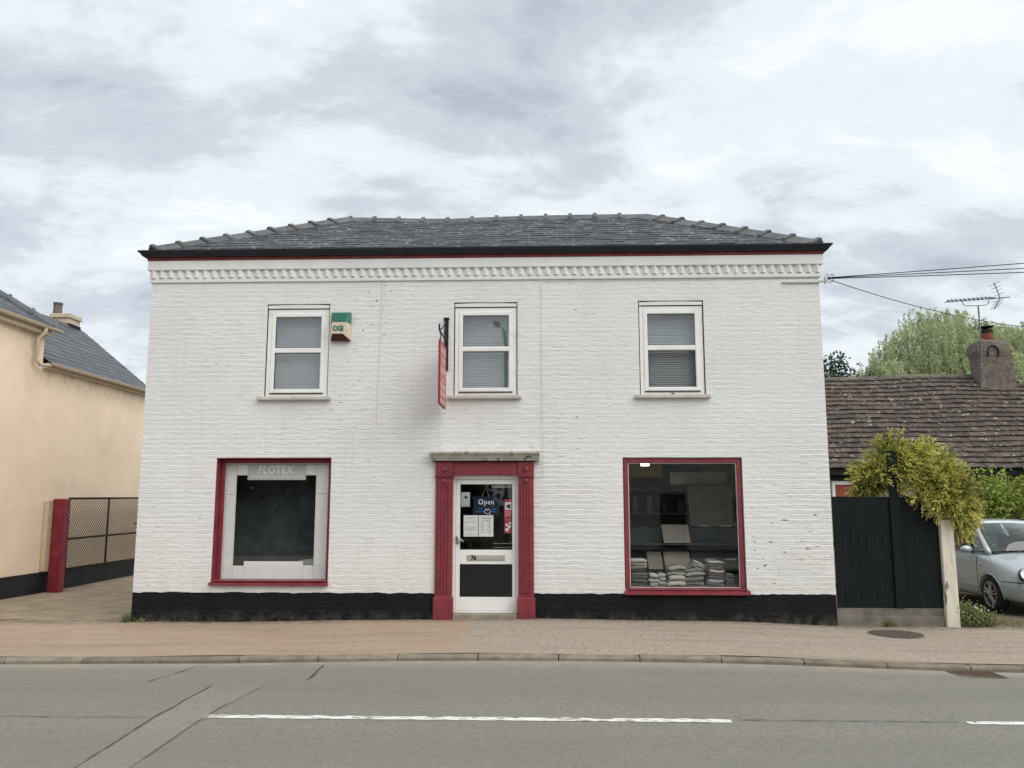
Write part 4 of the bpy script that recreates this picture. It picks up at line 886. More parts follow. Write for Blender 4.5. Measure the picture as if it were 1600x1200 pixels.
for zz_ in (0.55, 1.02, 1.50, 1.93): bx('shelf', 'darkboard', o, 2.34, 3.6, 2.5, 2.97, zz_, zz_ + 0.03); bx('shelf_edge', 'carpet1', o, 2.34, 3.6, 2.49, 2.499, zz_, zz_ + 0.03)
for i in range(9):
    xx = 2.38 + i * 0.135; zz_ = (1.055, 1.535)[i % 2]; hh = random.uniform(0.15, 0.34)
    tag(bx('sample_folder', ('carpet%d' % random.randint(0, 4)), None, xx, xx + random.uniform(0.07, 0.12), 2.56, 2.9, zz_ + 0.0, zz_ + hh), "dim sample folder, %s from the left on the %s shelf of the shop's back shelving" % (['first', 'second', 'third', 'fourth', 'fifth'][i // 2], ('middle', 'upper')[i % 2]), "folder", "folders on the dark shelving")
cl = empty('ceiling_light', (2.86, 3.0, 2.58), "lit yellowish ceiling light inside the right shop window", "light")
bx('fitting', 'lit', cl, 2.40, 3.02, 2.9, 3.1, 2.445, 2.475); bx('diffuser', 'lamp', cl, 2.74, 2.88, 2.94, 3.06, 2.400, 2.444)
for xx in (2.5, 2.9): bx('hanger', 'sill', cl, xx, xx + .015, 2.99, 3.005, 2.475, 2.618)
o = empty('pelmet_board', (2.9, 4.0, 2.2), "pale pelmet board lit by the ceiling light in the shop", "board"); bx('board', 'lit', o, 2.35, 3.27, 3.98, 4.02, 2.215, 2.615); bx('post', 'darkboard', o, 2.4, 2.45, 4.03, 4.08, 0.06, 2.6); bx('post', 'darkboard', o, 3.15, 3.2, 4.03, 4.08, 0.06, 2.6)

# ------------------------------------------------------------------ fixtures on the facade
al = empty('alarm_box', (-2.275, -0.002, 4.23), "green and cream burglar alarm box beside the left upper window", "alarm box")
xa, xb = -2.432, -2.128; za, zb = 4.232, 4.680; yw, yo, ym = -0.006, -0.075, -0.125
# faceted shell: green hood, cream face, maroon underside
def shell(m, nm, pts): q = MB(); q.add(*pts); return q.build(nm, m, al)
zg = 4.486; zl = 4.325
shell('greenplastic', 'hood', ([(xa, yw, zg), (xb, yw, zg), (xb, yo, zg), (xa, yo, zg), (xa, yw, zb), (xb, yw, zb), (xb - .0, yo + .02, zb), (xa, yo + .02, zb), (xa + .03, ym, zg + .03), (xb - .06, ym, zg + .03), (xb - .06, ym + .03, zb - .035), (xa + .03, ym + .03, zb - .035)],
      [(3, 2, 9, 8), (2, 6, 10, 9), (6, 7, 11, 10), (7, 3, 8, 11), (8, 9, 10, 11), (4, 5, 6, 7), (1, 5, 6, 2), (0, 3, 7, 4), (0, 1, 2, 3)]))
shell('creamplastic', 'face', ([(xa, yw, za + .005), (xb, yw, za + .005), (xb, yo, za + .005), (xa, yo, za + .005), (xa, yw, zg - .002), (xb, yw, zg - .002), (xb, yo, zg - .002), (xa, yo, zg - .002), (xa + .03, ym, zl), (xb - .1, ym, zl), (xb - .06, ym, zg + .024), (xa + .03, ym, zg + .024)],
      [(3, 2, 9, 8), (2, 6, 10, 9), (6, 7, 11, 10), (7, 3, 8, 11), (8, 9, 10, 11), (1, 5, 6, 2), (0, 3, 7, 4)]))
shell('maroon', 'base', ([(xa, yw, za - .004), (xb, yw, za - .004), (xb, yo - .003, za - .004), (xa, yo - .003, za - .004), (xa + .034, ym - .003, zl - .002), (xb - .104, ym - .003, zl - .002), (xa, yw, za + .004), (xb, yw, za + .004)], [(3, 2, 5, 4), (0, 1, 2, 3), (0, 3, 4, 6), (2, 1, 7, 5), (0, 1, 7, 6)]))
text('lettering', "OGI", 0.112, (-2.306, ym - 0.002, 4.405), FR, 'greenplastic', al, 0.006, 0.001, 0.8)

hs = empty('hanging_sign', (-0.62, -0.06, 4.5), "faded red board hanging edge-on from a black wall bracket", "sign")
q = MB(); q.box(-0.650, -0.585, -0.030, -0.004, 3.745, 4.575, 0.006); q.box(-0.660, -0.575, -0.042, -0.004, 4.556, 4.590, 0.004); q.build('wall_bar', 'black', hs)
q = MB(); q.tube([(-0.618, -0.03, 4.205), (-0.618, -0.45, 4.21), (-0.618, -0.88, 4.205), (-0.618, -0.91, 4.225), (-0.618, -0.91, 4.30)], 0.013, 8); q.build('arm', 'black', hs, True)
q = MB(); q.tube([(-0.618, -0.03, 4.545), (-0.618, -0.35, 4.40), (-0.618, -0.62, 4.29), (-0.618, -0.84, 4.215)], 0.010, 8); q.tube([(-0.618, -0.20 + 0.09 * math.cos(t) * (1 - t / 9), 4.30 + 0.08 * math.sin(t) * (1 - t / 9)) for t in np.linspace(0.5, 6.5, 18)], 0.008, 6); q.build('scroll', 'black', hs, True)
for yy in (-0.24, -0.78):
    q = MB(); q.tube([(-0.618, yy, 4.205), (-0.614, yy, 4.14), (-0.618, yy, 4.07)], 0.009, 6); q.build('hanger', 'black', hs)
sb = bx('board', 'signpink', hs, -0.632, -0.606, -0.855, -0.120, 3.140, 4.070, 0.004)
q = MB(); q.box(-0.634, -0.604, -0.862, -0.8555, 3.135, 4.075); q.box(-0.634, -0.604, -0.119, -0.113, 3.135, 4.075); q.box(-0.634, -0.604, -0.855, -0.12, 3.130, 3.1395); q.box(-0.634, -0.604, -0.855, -0.12, 4.0705, 4.078); q.build('edge_trim', 'signedge', sb)
q = MB()
for (z_, hh, ya, yb) in ((3.95, .09, -.80, -.20), (3.81, .10, -.66, -.30), (3.66, .12, -.80, -.18), (3.52, .06, -.60, -.36), (3.42, .08, -.80, -.20), (3.31, .08, -.78, -.22), (3.20, .05, -.82, -.18)):
    y = ya
    while y < yb - 0.02:
        l = random.uniform(0.05, 0.09); q.box(-0.606, -0.6035, y, min(y + l, yb), z_ - hh / 2, z_ + hh / 2); y += l + 0.022
tag(q.build('faded_lettering', 'signletter', sb), kind='stuff')

def cable(nm, pts, r, m, label, cat='cable', n=5): 
    q = MB(); q.tube(pts, r, n); return tag(q.build(nm, m), label, cat)
cable('wall_cable', [(-1.655, -0.010, 5.195), (-1.66, -0.011, 4.6), (-1.672, -0.010, 4.0), (-1.685, -0.011, 3.4), (-1.694, -0.010, 2.89)], 0.0026, 'sill', "thin cable running down the white wall right of the alarm box")
cable('wall_cable', [(5.20, -0.010, 5.18), (3.0, -0.012, 5.172), (1.2, -0.012, 5.162), (0.92, -0.011, 5.155), (0.868, -0.011, 5.10), (0.872, -0.010, 3.6), (0.885, -0.010, 2.11), (0.872, -0.012, 2.09), (0.75, -0.012, 2.085)], 0.0026, 'sill', "thin cable along the cornice and down to the door surround")
br = empty('cable_bracket', (5.2, 0, 5.13), "white cable bracket at the top right corner of the shop", "bracket")
q = MB(); q.box(4.63, 5.20, -0.030, -0.008, 5.100, 5.125, 0.003); q.box(5.205, 5.30, -0.035, -0.005, 5.108, 5.135, 0.003); q.build('bar', 'sill', br)
q = MB(); q.box(5.282, 5.305, -0.05, 0.005, 5.09, 5.19, 0.004); q.build('end_plate', 'sill', br)
q = MB(); q.tube([(5.31 + 0.04 * math.cos(t) + t * 0.012, -0.02, 5.17 + 0.07 * math.sin(t)) for t in np.linspace(0, 9, 22)], 0.005, 5); q.build('coil', 'black', br)
def span(p, q_, sag, n=24): p, q_ = Vector(p), Vector(q_); return [p.lerp(q_, i / n) - Vector((0, 0, sag * 4 * (i / n) * (1 - i / n))) for i in range(n + 1)]
cable('overhead_cable', span((5.33, -0.02, 5.18), (22, -1.5, 6.25), 0.10), 0.0065, 'black', "uppermost overhead cable leaving the shop's top right corner", 'cable', 6)
cable('overhead_cable', span((5.33, -0.02, 5.175), (22, -1.5, 5.75), 0.08), 0.0065, 'black', "middle overhead cable leaving the shop's top right corner", 'cable', 6)
cable('overhead_cable', span((5.33, -0.02, 5.165), (22, -1.5, 5.50), 0.10), 0.0065, 'black', "lowest of the three overhead cables running right from the shop", 'cable', 6)
cable('overhead_cable', span((5.33, -0.02, 5.16), (14.2, 6.5, 5.72), 0.32), 0.0065, 'black', "cable drooping from the shop corner past the willow to the right", 'cable', 6)

# ------------------------------------------------------------------ cream house on the left
ch = empty('cream_house', (-10, 3, 0), "cream rendered house with grey slate roofs beside the driveway", "house")
WX = -9.2
bx('front_block', 'cream', ch, -15.0, WX, -1.2, 3.45, 0.325, 5.18)
bx('rear_block', 'cream', ch, -13.0, WX - 0.004, 3.45, 7.95, 0.325, 4.50)
b = MB(); b.add([(-13.0, 7.95, 4.50), (WX - .004, 7.95, 4.50), (-11.10, 7.95, 6.20), (-13.0, 3.45, 4.50), (WX - .004, 3.45, 4.50), (-11.10, 3.45, 6.20)], [(0, 1, 2), (3, 5, 4)]); b.build('gable', 'cream', ch)
bx('plinth', 'plinthblack', ch, -15.0, WX + 0.025, -1.22, 7.97, -0.15, 0.33, 0.006)
# rear roof: eave along the driveway, ridge behind
rr = empty('rear_roof', (-11, 5.7, 4.5), parent=ch)
ev = Vector((WX + 0.12, 3.46, 4.52)); rdg = Vector((-11.10, 3.46, 6.16)); vd2 = rdg - ev; vl2 = vd2.length
b = MB(); b.add([ev, ev + Vector((0, 4.56, 0)), rdg + Vector((0, 4.56, 0)), rdg, (-13.1, 3.46, 4.52), (-13.1, 8.02, 4.52)], [(0, 1, 2, 3), (3, 2, 5, 4)]); b.build('roof_deck', 'deck', rr)
slope('slate', 'slate2', rr, ev, (0, 1, 0), vd2, vl2, lambda v: 0, lambda v: 4.58, 0.20, 0.30, 0.007, 0.003, 300, 0.013)
slope('far_slate', 'slate2', rr, (-13.1, 3.46, 4.52), (0, 1, 0), (2.0, 0, 1.64), 2.58, lambda v: 0, lambda v: 4.58, 0.20, 0.30, 0.007, 0.003, 0, 0.013)
ridge_tiles('ridge_tile', 'ridge', rr, (-11.10, 3.5, 6.17), (-11.10, 7.3, 6.17), 8, 0.17, 38, False)
# front roof, hipped at its far end
fr_ = empty('front_roof', (-12, 1, 5.2), parent=ch)
A0 = (WX + 0.15, -1.4, 5.22); A1 = (WX + 0.15, 3.60, 5.22); P1 = (-11.9, 1.0, 7.25); P0 = (-11.9, -1.4, 7.25)
b = MB(); b.add([A0, A1, P1, P0, (-15.1, 3.6, 5.22), (-15.1, -1.4, 5.22)], [(0, 1, 2, 3), (1, 4, 2), (3, 2, 4, 5)]); b.build('roof_deck', 'deck', fr_)
vd3 = Vector((P0[0] - A0[0], 0, P0[2] - A0[2])); vl3 = vd3.length
slope('slate', 'slate2', fr_, A0, (0, 1, 0), vd3, vl3, lambda v: 0, lambda v: 5.0 - 2.6 * v / vl3, 0.20, 0.30, 0.007, 0.003, 300, 0.013, key=lambda V: -sum(v[1] for v in V) / len(V))
vh = Vector((0, P1[1] - 3.6, P1[2] - 5.22)); vlh = vh.length
slope('hip_slate', 'slate2', fr_, (WX + 0.15, 3.6, 5.22), (-1, 0, 0), vh, vlh, lambda v: 2.85 * v / vlh, lambda v: 6.05 - 3.2 * v / vlh, 0.20, 0.30, 0.007, 0.003, 0, 0.013)
ridge_tiles('hip_tile', 'ridge', fr_, (WX + 0.10, 3.55, 5.25), (P1[0], P1[1], P1[2]), 9, 0.22, 33, lift0=0.11, thick=0.06)
# gutters, downpipe, chimney
def gut(nm, x, y0, y1, z_): 
    q = MB(); pr = [(x + 0.055 * math.cos(t), z_ + 0.055 * math.sin(t)) for t in np.linspace(math.pi, 2 * math.pi, 9)]; pr += [(x + 0.047 * math.cos(t), z_ + 0.047 * math.sin(t)) for t in np.linspace(2 * math.pi, math.pi, 9)]
    q.prism(pr, y0, y1, 'y'); return q.build(nm, 'creampaint', ch)
gut('gutter', WX + 0.20, -1.4, 3.66, 5.205); gut('gutter', WX + 0.175, 3.40, 8.05, 4.505)
bx('fascia', 'creampaint', ch, WX + 0.002, WX + 0.13, -1.3, 3.46, 5.06, 5.205); bx('fascia', 'creampaint', ch, WX + 0.001, WX + 0.10, 3.47, 7.98, 4.40, 4.505)
q = MB(); q.tube([(WX + 0.20, 3.13, 5.17), (WX + 0.20, 3.13, 5.08), (WX + 0.09, 3.10, 4.95), (WX + 0.09, 3.08, 4.50), (WX + 0.12, 3.16, 4.43), (WX + 0.17, 3.42, 4.44)], 0.038, 10); q.build('downpipe', 'creampaint', ch, True)
cm = empty('chimney', (-11.2, 7.6, 6), parent=ch)
bx('stack', 'creampaint', cm, -11.50, -11.04, 7.35, 7.85, 5.7, 6.34); bx('flashing', 'deck', cm, -11.52, -11.02, 7.33, 7.87, 5.7, 6.20); bx('oversail', 'creampaint', cm, -11.53, -11.0, 7.31, 7.89, 6.34, 6.45, 0.01)
q = MB(); q.lathe((-11.44, 7.5, 6.45), [(0.11, 0), (0.10, 0.25), (0.115, 0.27), (0.115, 0.31), (0.09, 0.31)], 14); q.build('pot', 'mosstile', cm)

# gate posts and folded-back mesh gate
gp = tag(bx('gate_post', 'redpost', None, -9.10, -8.86, 4.02, 4.22, -0.10, 1.79, 0.012), "dark red gate post against the cream wall", "gate post")
tag(bx('gate_post', 'creampaint', None, -9.195, -9.105, 3.88, 4.05, 0.34, 1.765, 0.008), "cream painted timber behind the red gate post", "post")
mg = empty('mesh_gate', (-8.95, 4.3, 0.1), "chain link gate in a dark iron frame folded back along the cream wall", "gate")
gx = -8.95
for (nm, pts) in (('top_rail', [(gx, 4.33, 1.80), (gx, 8.9, 1.84)]), ('middle_rail', [(gx, 4.33, 0.97), (gx, 8.9, 1.01)]), ('bottom_rail', [(gx, 4.33, 0.36), (gx, 8.9, 0.38)]), ('stile', [(gx, 4.35, 0.34), (gx, 4.35, 1.82)]), ('stile', [(gx, 5.94, 0.36), (gx, 5.94, 1.80)]), ('stile', [(gx, 7.5, 0.36), (gx, 7.5, 1.82)]), ('stile', [(gx, 8.88, 0.36), (gx, 8.88, 1.84)]), ('latch', [(gx + .03, 7.15, 1.22), (gx + .03, 7.35, 1.22)])):
    q = MB(); q.tube(pts, 0.022 if 'rail' in nm or nm == 'stile' else 0.018, 8); q.build(nm, 'iron', mg, True)
for z_ in (0.75, 1.45):
    q = MB(); q.tube([(-8.97, 4.2, z_), (-8.97, 4.36, z_)], 0.016, 6); q.build('hinge', 'iron', mg)
q = MB(); sp = 0.084; ya, yb, za, zb = 4.37, 8.88, 0.37, 1.81
k = -int((zb - za) / sp) - 1
while k * sp < (yb - ya):
    for s_ in (1, -1):
        y0 = ya + k * sp; pts = []
        t0, t1 = 0.0, zb - za
        if s_ > 0:
            lo = max(0, -(k * sp)); hi = min(t1, (yb - ya) - k * sp); f = lambda t: (gx + 0.004, y0 + t, za + t)
        else:
            lo = max(0, -(k * sp)); hi = min(t1, (yb - ya) - k * sp); f = lambda t: (gx - 0.004, y0 + t, zb - t)
        if hi - lo > 0.03: q.tube([f(lo), f(hi)], 0.0052, 3, False)
    k += 1
tag(q.build('chain_link', 'wire', mg), kind='stuff')

# ------------------------------------------------------------------ fence, posts
fn = empty('board_fence', (6.0, 0.05, -0.08), "black stained board fence on a concrete gravel board, right of the shop", "fence")
x = 5.235; nb = 13; wb = (6.79 - 5.235) / nb
for i in range(nb):
    xa = x + i * wb; 
    top = lambda xx: 1.80 if xx < 6.45 else 1.80 - (xx - 6.45) * 1.0
    b = MB(); b.rc = random.random(); g = 0.0015
    a, c = xa + g, xa + wb - g + 0.012; j = random.uniform(-0.004, 0.004)
    V = [(a, 0.0495, 0.170), (c, 0.0525, 0.170), (c, 0.0525, top(c) + j), (a, 0.0495, top(a) + j), (a, 0.062, 0.170), (c, 0.062, 0.170), (c, 0.062, top(c) + j), (a, 0.062, top(a) + j)]
    b.add(V, [(0, 1, 2, 3), (7, 6, 5, 4), (0, 4, 5, 1), (2, 6, 7, 3), (0, 3, 7, 4), (1, 5, 6, 2)]); b.build('board', 'fenceblack', fn)
for z_ in (0.45, 1.05): bx('arris_rail', 'fenceblack', fn, 5.24, 6.79, 0.064, 0.12, z_, z_ + 0.07)
bx('gravel_board', 'concrete', fn, 5.215, 6.785, 0.055, 0.105, -0.15, 0.168, 0.006); bx('gravel_board_step', 'concrete', fn, 5.215, 6.785, 0.03, 0.0545, -0.15, 0.055, 0.006)
bx('post', 'fenceblack', fn, 6.085, 6.235, 0.018, 0.038, 0.172, 2.49, 0.004)
bx('post', 'concrete', fn, 5.30, 5.36, 0.125, 0.20, -0.15, 1.6)
wp = tag(bx('gate_post', 'whitepost', None, 6.785, 6.975, -0.025, 0.055, -0.15, 1.46, 0.008), "white flaking timber post at the end of the black fence", "gate post")

# ------------------------------------------------------------------ cottage behind
ct = empty('cottage', (9, 6, 0), "low cottage with mossy brown tiled roof behind the fence", "cottage")
CE, CR, CEZ, CRZ = 5.30, 8.30, 2.42, 4.83; CX0, CX1 = 3.2, 15.3; RX = 12.35
bx('wall', 'plaster', ct, CX0 + 0.3, CX1 - 0.3, 5.60, 11.0, -0.15, 2.45)
crf = empty('roof', (9, 8, 2.4), parent=ct)
b = MB(); b.add([(CX0, CE, CEZ), (CX1, CE, CEZ), (RX, CR, CRZ), (CX0, CR, CRZ), (CX0, 11.3, CEZ), (CX1, 11.3, CEZ)], [(0, 1, 2, 3), (3, 2, 5, 4), (1, 5, 2)]); b.build('roof_deck', 'deck', crf)
vc = Vector((0, CR - CE, CRZ - CEZ)); vcl = vc.length
csag = lambda q: -0.05 * math.sin((q.x - 3) * 0.55) * max(0, (q.z - CEZ) / 2.4) - 0.012 * math.sin(q.x * 2.1 + q.z * 1.7)
slope('tile', 'tile', crf, (6.2, CE, CEZ), (1, 0, 0), vc, vcl, lambda v: 0, lambda v: (CX1 - 6.2) - (CX1 - RX) * v / vcl, 0.192, 0.172, 0.024, 0.014, 300, 0.060, key=lambda V: abs(V[0][0] - 9.3) + 0.1 * V[0][1], sag=csag)
slope('far_tile', 'tile', crf, (CX1, CE, CEZ), (0, 1, 0), (RX - CX1, 0, CRZ - CEZ), math.hypot(RX - CX1, CRZ - CEZ), lambda v: 3.0 * v / 3.81, lambda v: 6.0 - 3.0 * v / 3.81, 0.192, 0.172, 0.020, 0.009, 0, 0.045)
ridge_tiles('ridge_tile', 'mosstile', crf, (6.0, CR, CRZ + 0.02), (RX, CR, CRZ + 0.02), 15, 0.15, 36, False, csag)
ridge_tiles('hip_tile', 'mosstile', crf, (CX1, CE, CEZ + 0.03), (RX, CR, CRZ + 0.03), 11, 0.15, 25, False)
bx('eaves_shade_board', 'soot', ct, CX0, CX1, CE + 0.02, CE + 0.05, 2.30, 2.42)  # board coloured dark to stand in for the shade under the eaves
wn = empty('window', (7.35, 5.55, 1.3), parent=ct)
q = MB(); q.box(7.14, 7.20, 5.53, 5.60, 0.9, 2.17); q.box(7.201, 7.86, 5.53, 5.60, 2.10, 2.17); q.box(7.80, 7.86, 5.53, 5.60, 0.9, 2.099); q.build('frame', 'pvc', wn); bx('shutter', 'redbrick', wn, 7.20, 7.80, 5.55, 5.595, 0.9, 2.099)
bx('lintel', 'deck', ct, 7.0, 8.4, 5.50, 5.598, 2.20, 2.32)
chm = empty('chimney', (12.03, 8.0, 4), parent=ct)
b = MB()
def ringq(x0, x1, y0, y1, z_): return [(x0, y0, z_), (x1, y0, z_), (x1, y1, z_), (x0, y1, z_)]
lv = [(11.62, 12.50, 7.72, 8.30, 4.2), (11.66, 12.46, 7.74, 8.27, 4.85), (11.66, 12.43, 7.75, 8.25, 5.25), (11.60, 12.41, 7.73, 8.27, 5.42), (11.64, 12.37, 7.75, 8.24, 5.64), (11.80, 12.22, 7.84, 8.16, 5.74)]
V = []; 
for l in lv:
    for qv in ringq(*l): V.append(qv)
b.add(V, [tuple(range(4))[::-1], tuple(len(V) - 4 + i for i in range(4))] + [(4 * i + k, 4 * i + (k + 1) % 4, 4 * i + 4 + (k + 1) % 4, 4 * i + 4 + k) for i in range(len(lv) - 1) for k in range(4)])
me = b.mesh('stack'); bm = bmesh.new(); bm.from_mesh(me); bmesh.ops.subdivide_edges(bm, edges=bm.edges[:], cuts=4, use_grid_fill=True)
for v in bm.verts: v.co += 0.030 * mnoise.noise_vector(v.co * 3.0) + 0.012 * mnoise.noise_vector(v.co * 9.0)
bm.to_mesh(me); bm.free(); put('stack', me, 'chimrender', chm)
q = MB(); q.tube([(11.98 + 0.13 * math.cos(t), 7.725, 5.36 + 0.18 * math.sin(t)) for t in np.linspace(-0.6, 3.6, 14)], 0.018, 6); q.build('cable_loop', 'soot', chm)
pt = empty('pot', (12.0, 8.0, 5.7), parent=chm)
q = MB(); q.lathe((12.0, 8.0, 5.62), [(0.155, 0), (0.145, 0.26), (0.15, 0.27)], 16); q.build('clay', 'terracotta', pt, True)
q = MB(); q.lathe((12.0, 8.0, 5.89), [(0.152, 0), (0.152, 0.09), (0.12, 0.11)], 16); q.build('sooty_collar', 'soot', pt)
q = MB(); q.lathe((12.0, 8.0, 6.05), [(0.02, -0.03), (0.17, 0.0), (0.175, 0.02), (0.10, 0.035), (0.01, 0.04)], 16); q.build('cowl', 'soot', pt)
q = MB(); q.tube([(11.88, 8.0, 5.97), (11.86, 8.0, 6.07)], 0.008, 4); q.tube([(12.12, 8.0, 5.97), (12.14, 8.0, 6.07)], 0.008, 4); q.build('cowl_stay', 'soot', pt)
ae = empty('tv_aerial', (11.705, 7.700, 5.4), "television aerial on a mast at the cottage chimney", "aerial")
q = MB(); q.tube([(11.675, 7.720, 5.20), (11.705, 7.720, 5.9), (11.705, 7.720, 6.55)], 0.019, 8); q.build('mast', 'alu', ae)
q = MB(); q.tube([(10.930, 7.720, 6.655), (12.495, 7.720, 6.76)], 0.012, 6); q.build('boom', 'alu', ae)
q = MB(); q.tube([(11.325, 7.720, 6.675), (11.345, 7.720, 6.58), (11.425, 7.720, 6.545), (11.705, 7.720, 6.55), (11.875, 7.720, 6.56), (11.965, 7.720, 6.60), (11.975, 7.720, 6.72)], 0.010, 6); q.build('cradle', 'alu', ae)
for i in range(10):
    xx = 10.970 + i * 0.105; zz_ = 6.655 + (xx - 10.930) / 1.49 * 0.105; q = MB(); q.tube([(xx, 7.540, zz_ + 0.012), (xx, 7.900, zz_ + 0.012)], 0.008, 5); q.box(xx - 0.012, xx + 0.012, 7.705, 7.735, zz_, zz_ + 0.045); q.build('director', 'alu', ae)
q = MB(); q.box(11.995, 12.115, 7.700, 7.740, 6.72, 6.755); q.build('dipole', 'soot', ae)
for s_, (xe, ze) in ((1, (12.135, 7.140)), (-1, (12.095, 6.46))):
    q = MB(); q.tube([(12.255, 7.720, 6.745), (xe, 7.720, ze)], 0.012, 6)
    for k in range(1, 5):
        t = k / 4.5; q.tube([(12.255 + (xe - 12.255) * t, 7.500, 6.745 + (ze - 6.745) * t), (12.255 + (xe - 12.255) * t, 7.940, 6.745 + (ze - 6.745) * t)], 0.006, 4)
    q.build('reflector', 'alu', ae)

# ------------------------------------------------------------------ car
car = empty('parked_car', (9.16, 0.95, -0.09), "silver blue hatchback parked nose to the road beyond the white post", "car")
def CP(x, y, z): return Vector((9.16 + x, 0.95 + y, -0.09 + z))
ST = [(-0.02, .44, .30, .48, .52), (0.03, .62, .22, .56, .62), (0.12, .725, .19, .64, .72), (0.30, .785, .19, .72, .81), (0.60, .815, .19, .80, .895), (0.90, .83, .19, .865, .955), (1.10, .832, .19, .90, .965), (1.5, .835, .19, .925, .955), (2.2, .835, .19, .945, .97), (2.9, .83, .19, .955, .98), (3.3, .80, .20, .94, .98), (3.52, .72, .26, .88, .95), (3.60, .60, .32, .80, .86)]
half = lambda w_, zb, zs, zt: [(0, zb), (w_ * .80, zb), (w_ * .95, zb + .05), (w_ * .985, zb + .16), (w_, (zb + zs) * .52), (w_ * .99, zs - .10), (w_ * .955, zs), (w_ * .86, zt - .030), (w_ * .5, zt), (0, zt + .012)]
V = []; nh = 18
for (y, w_, zb, zs, zt) in ST:
    h = half(w_, zb, zs, zt); loop = h + [(-x_, z_) for x_, z_ in h[-2:0:-1]]
    V += [CP(x_, y, z_) for x_, z_ in loop]
nl = len(loop); q = MB()
q.add(V, [(i * nl + k, i * nl + (k + 1) % nl, (i + 1) * nl + (k + 1) % nl, (i + 1) * nl + k) for i in range(len(ST) - 1) for k in range(nl)] + [tuple(range(nl))[::-1], tuple((len(ST) - 1) * nl + k for k in range(nl))])
me = q.mesh('body'); tmp = bpy.data.objects.new('tmp_body', me); COL.objects.link(tmp)
ss = tmp.modifiers.new('s', 'SUBSURF'); ss.levels = 2; ss.render_levels = 2
cq = MB()
for y in (0.78, 3.10):
    for s_ in (-1, 1):
        c = CP(s_ * 0.78, y, 0.30); cq.lathe(c, [(0.325, -0.17), (0.325, 0.17)], 32, 'x')
cut = cq.build('tmp_cut', 'darkplastic'); bo = tmp.modifiers.new('b', 'BOOLEAN'); bo.object = cut; bo.operation = 'DIFFERENCE'; bo.solver = 'EXACT'
dg = bpy.context.evaluated_depsgraph_get(); body_me = bpy.data.meshes.new_from_object(tmp.evaluated_get(dg)); bpy.data.objects.remove(tmp); bpy.data.objects.remove(cut)
body_me.materials.clear(); body_me.materials.append(M['carpaint']); body = put('body', body_me, None, car, True)
def bodyx(y, z):    # lateral half width of the shell
    ws = np.interp(y, [s[0] for s in ST], [s[1] for s in ST]); zs = np.interp(y, [s[0] for s in ST], [s[3] for s in ST]); return ws * np.interp(z, [.19, .35, .55, zs - .1, zs], [.93, .985, 1.0, .99, .955])
def bodytop(y, x):
    zt = np.interp(y, [s[0] for s in ST], [s[4] for s in ST]); return zt + .008 - 0.05 * (abs(x) / .72) ** 3
# wheels
for y in (0.78, 3.10):
    for s_ in (-1, 1):
        wh = empty('wheel', CP(s_ * 0.73, y, 0.29), parent=car); c = CP(s_ * 0.73, y, 0.293)
        q = MB(); q.lathe(c, [(0.20, -0.09), (0.275, -0.085), (0.292, -0.06), (0.293, 0.06), (0.275, 0.085), (0.20, 0.09)], 36, 'x', False); q.build('tyre', 'rubber', wh, True)
        q = MB(); q.lathe(c, [(0.188, -0.085), (0.196, -0.095), (0.204, -0.093), (0.204, 0.093), (0.196, 0.095), (0.188, 0.085)], 30, 'x', False); q.build('rim', 'alloy', wh); 
        q = MB(); q.lathe(c, [(0.193, -0.075), (0.193, 0.075)], 24, 'x'); q.build('hub_back', 'darkplastic', wh)
        q = MB(); q.lathe(c, [(0.055, -0.096), (0.055, 0.096)], 14, 'x')
        for k in range(5):
            a = 2 * math.pi * k / 5 + 0.35; xo = s_ * 0.088; d = Vector((0, math.cos(a), math.sin(a))); e2 = Vector((0, -math.sin(a), math.cos(a)))
            for off in (-0.022, 0.022):
                p0 = c + Vector((xo, 0, 0)) + d * 0.045 + e2 * off * 0.7; p1 = c + Vector((xo - s_ * 0.004, 0, 0)) + d * 0.20 + e2 * off * 1.6; q.tube([p0, p1], [0.014, 0.011], 6)
        q.build('spokes', 'alloy', wh)
        q = MB(); q.tube([CP(s_ * (bodyx(y + .32 * math.cos(t), .3 + .32 * math.sin(t)) + .002), y + 0.325 * math.cos(t), 0.30 + 0.325 * math.sin(t)) for t in np.linspace(-0.25, math.pi + 0.25, 22)], 0.012, 6); q.build('arch_lip', 'carpaint', car, True)
# greenhouse
gb = [(-.70, 1.0, .955), (-.775, 1.35, .945), (-.785, 2.05, .96), (-.775, 2.95, .985), (-.62, 3.48, .99)]
gt = [(-.515, 1.72, 1.425), (-.555, 1.90, 1.455), (-.57, 2.25, 1.47), (-.56, 3.02, 1.445), (-.50, 3.26, 1.40)]
def lerp(a, b_, t): return tuple(a[i] + (b_[i] - a[i]) * t for i in range(3))
def panel_car(nm, m, A, B_, C_, D_, out_, inset=0.0, nu=6, nv=4, bulge=0.03):
    q = MB(); V = []
    for j in range(nv + 1):
        for i in range(nu + 1):
            u_, v_ = inset + (1 - 2 * inset) * i / nu, inset + (1 - 2 * inset) * j / nv; p_ = Vector(lerp(lerp(A, B_, u_), lerp(D_, C_, u_), v_)) + Vector(out_) * bulge * (4 * u_ * (1 - u_)) * (0.5 + 2 * v_ * (1 - v_)); V.append(CP(*p_))
    q.add(V, [(j * (nu + 1) + i, j * (nu + 1) + i + 1, (j + 1) * (nu + 1) + i + 1, (j + 1) * (nu + 1) + i) for j in range(nv) for i in range(nu)]); return q.build(nm, m, car, True)
mir = lambda p: (-p[0], p[1], p[2])
panel_car('windscreen', 'carglass', gb[0], mir(gb[0]), mir(gt[0]), gt[0], (0, -.8, .5), 0.02, 8, 6, 0.13)
panel_car('rear_window', 'carglass', gb[4], mir(gb[4]), mir(gt[4]), gt[4], (0, .9, .3), 0.06, 8, 4, 0.06)
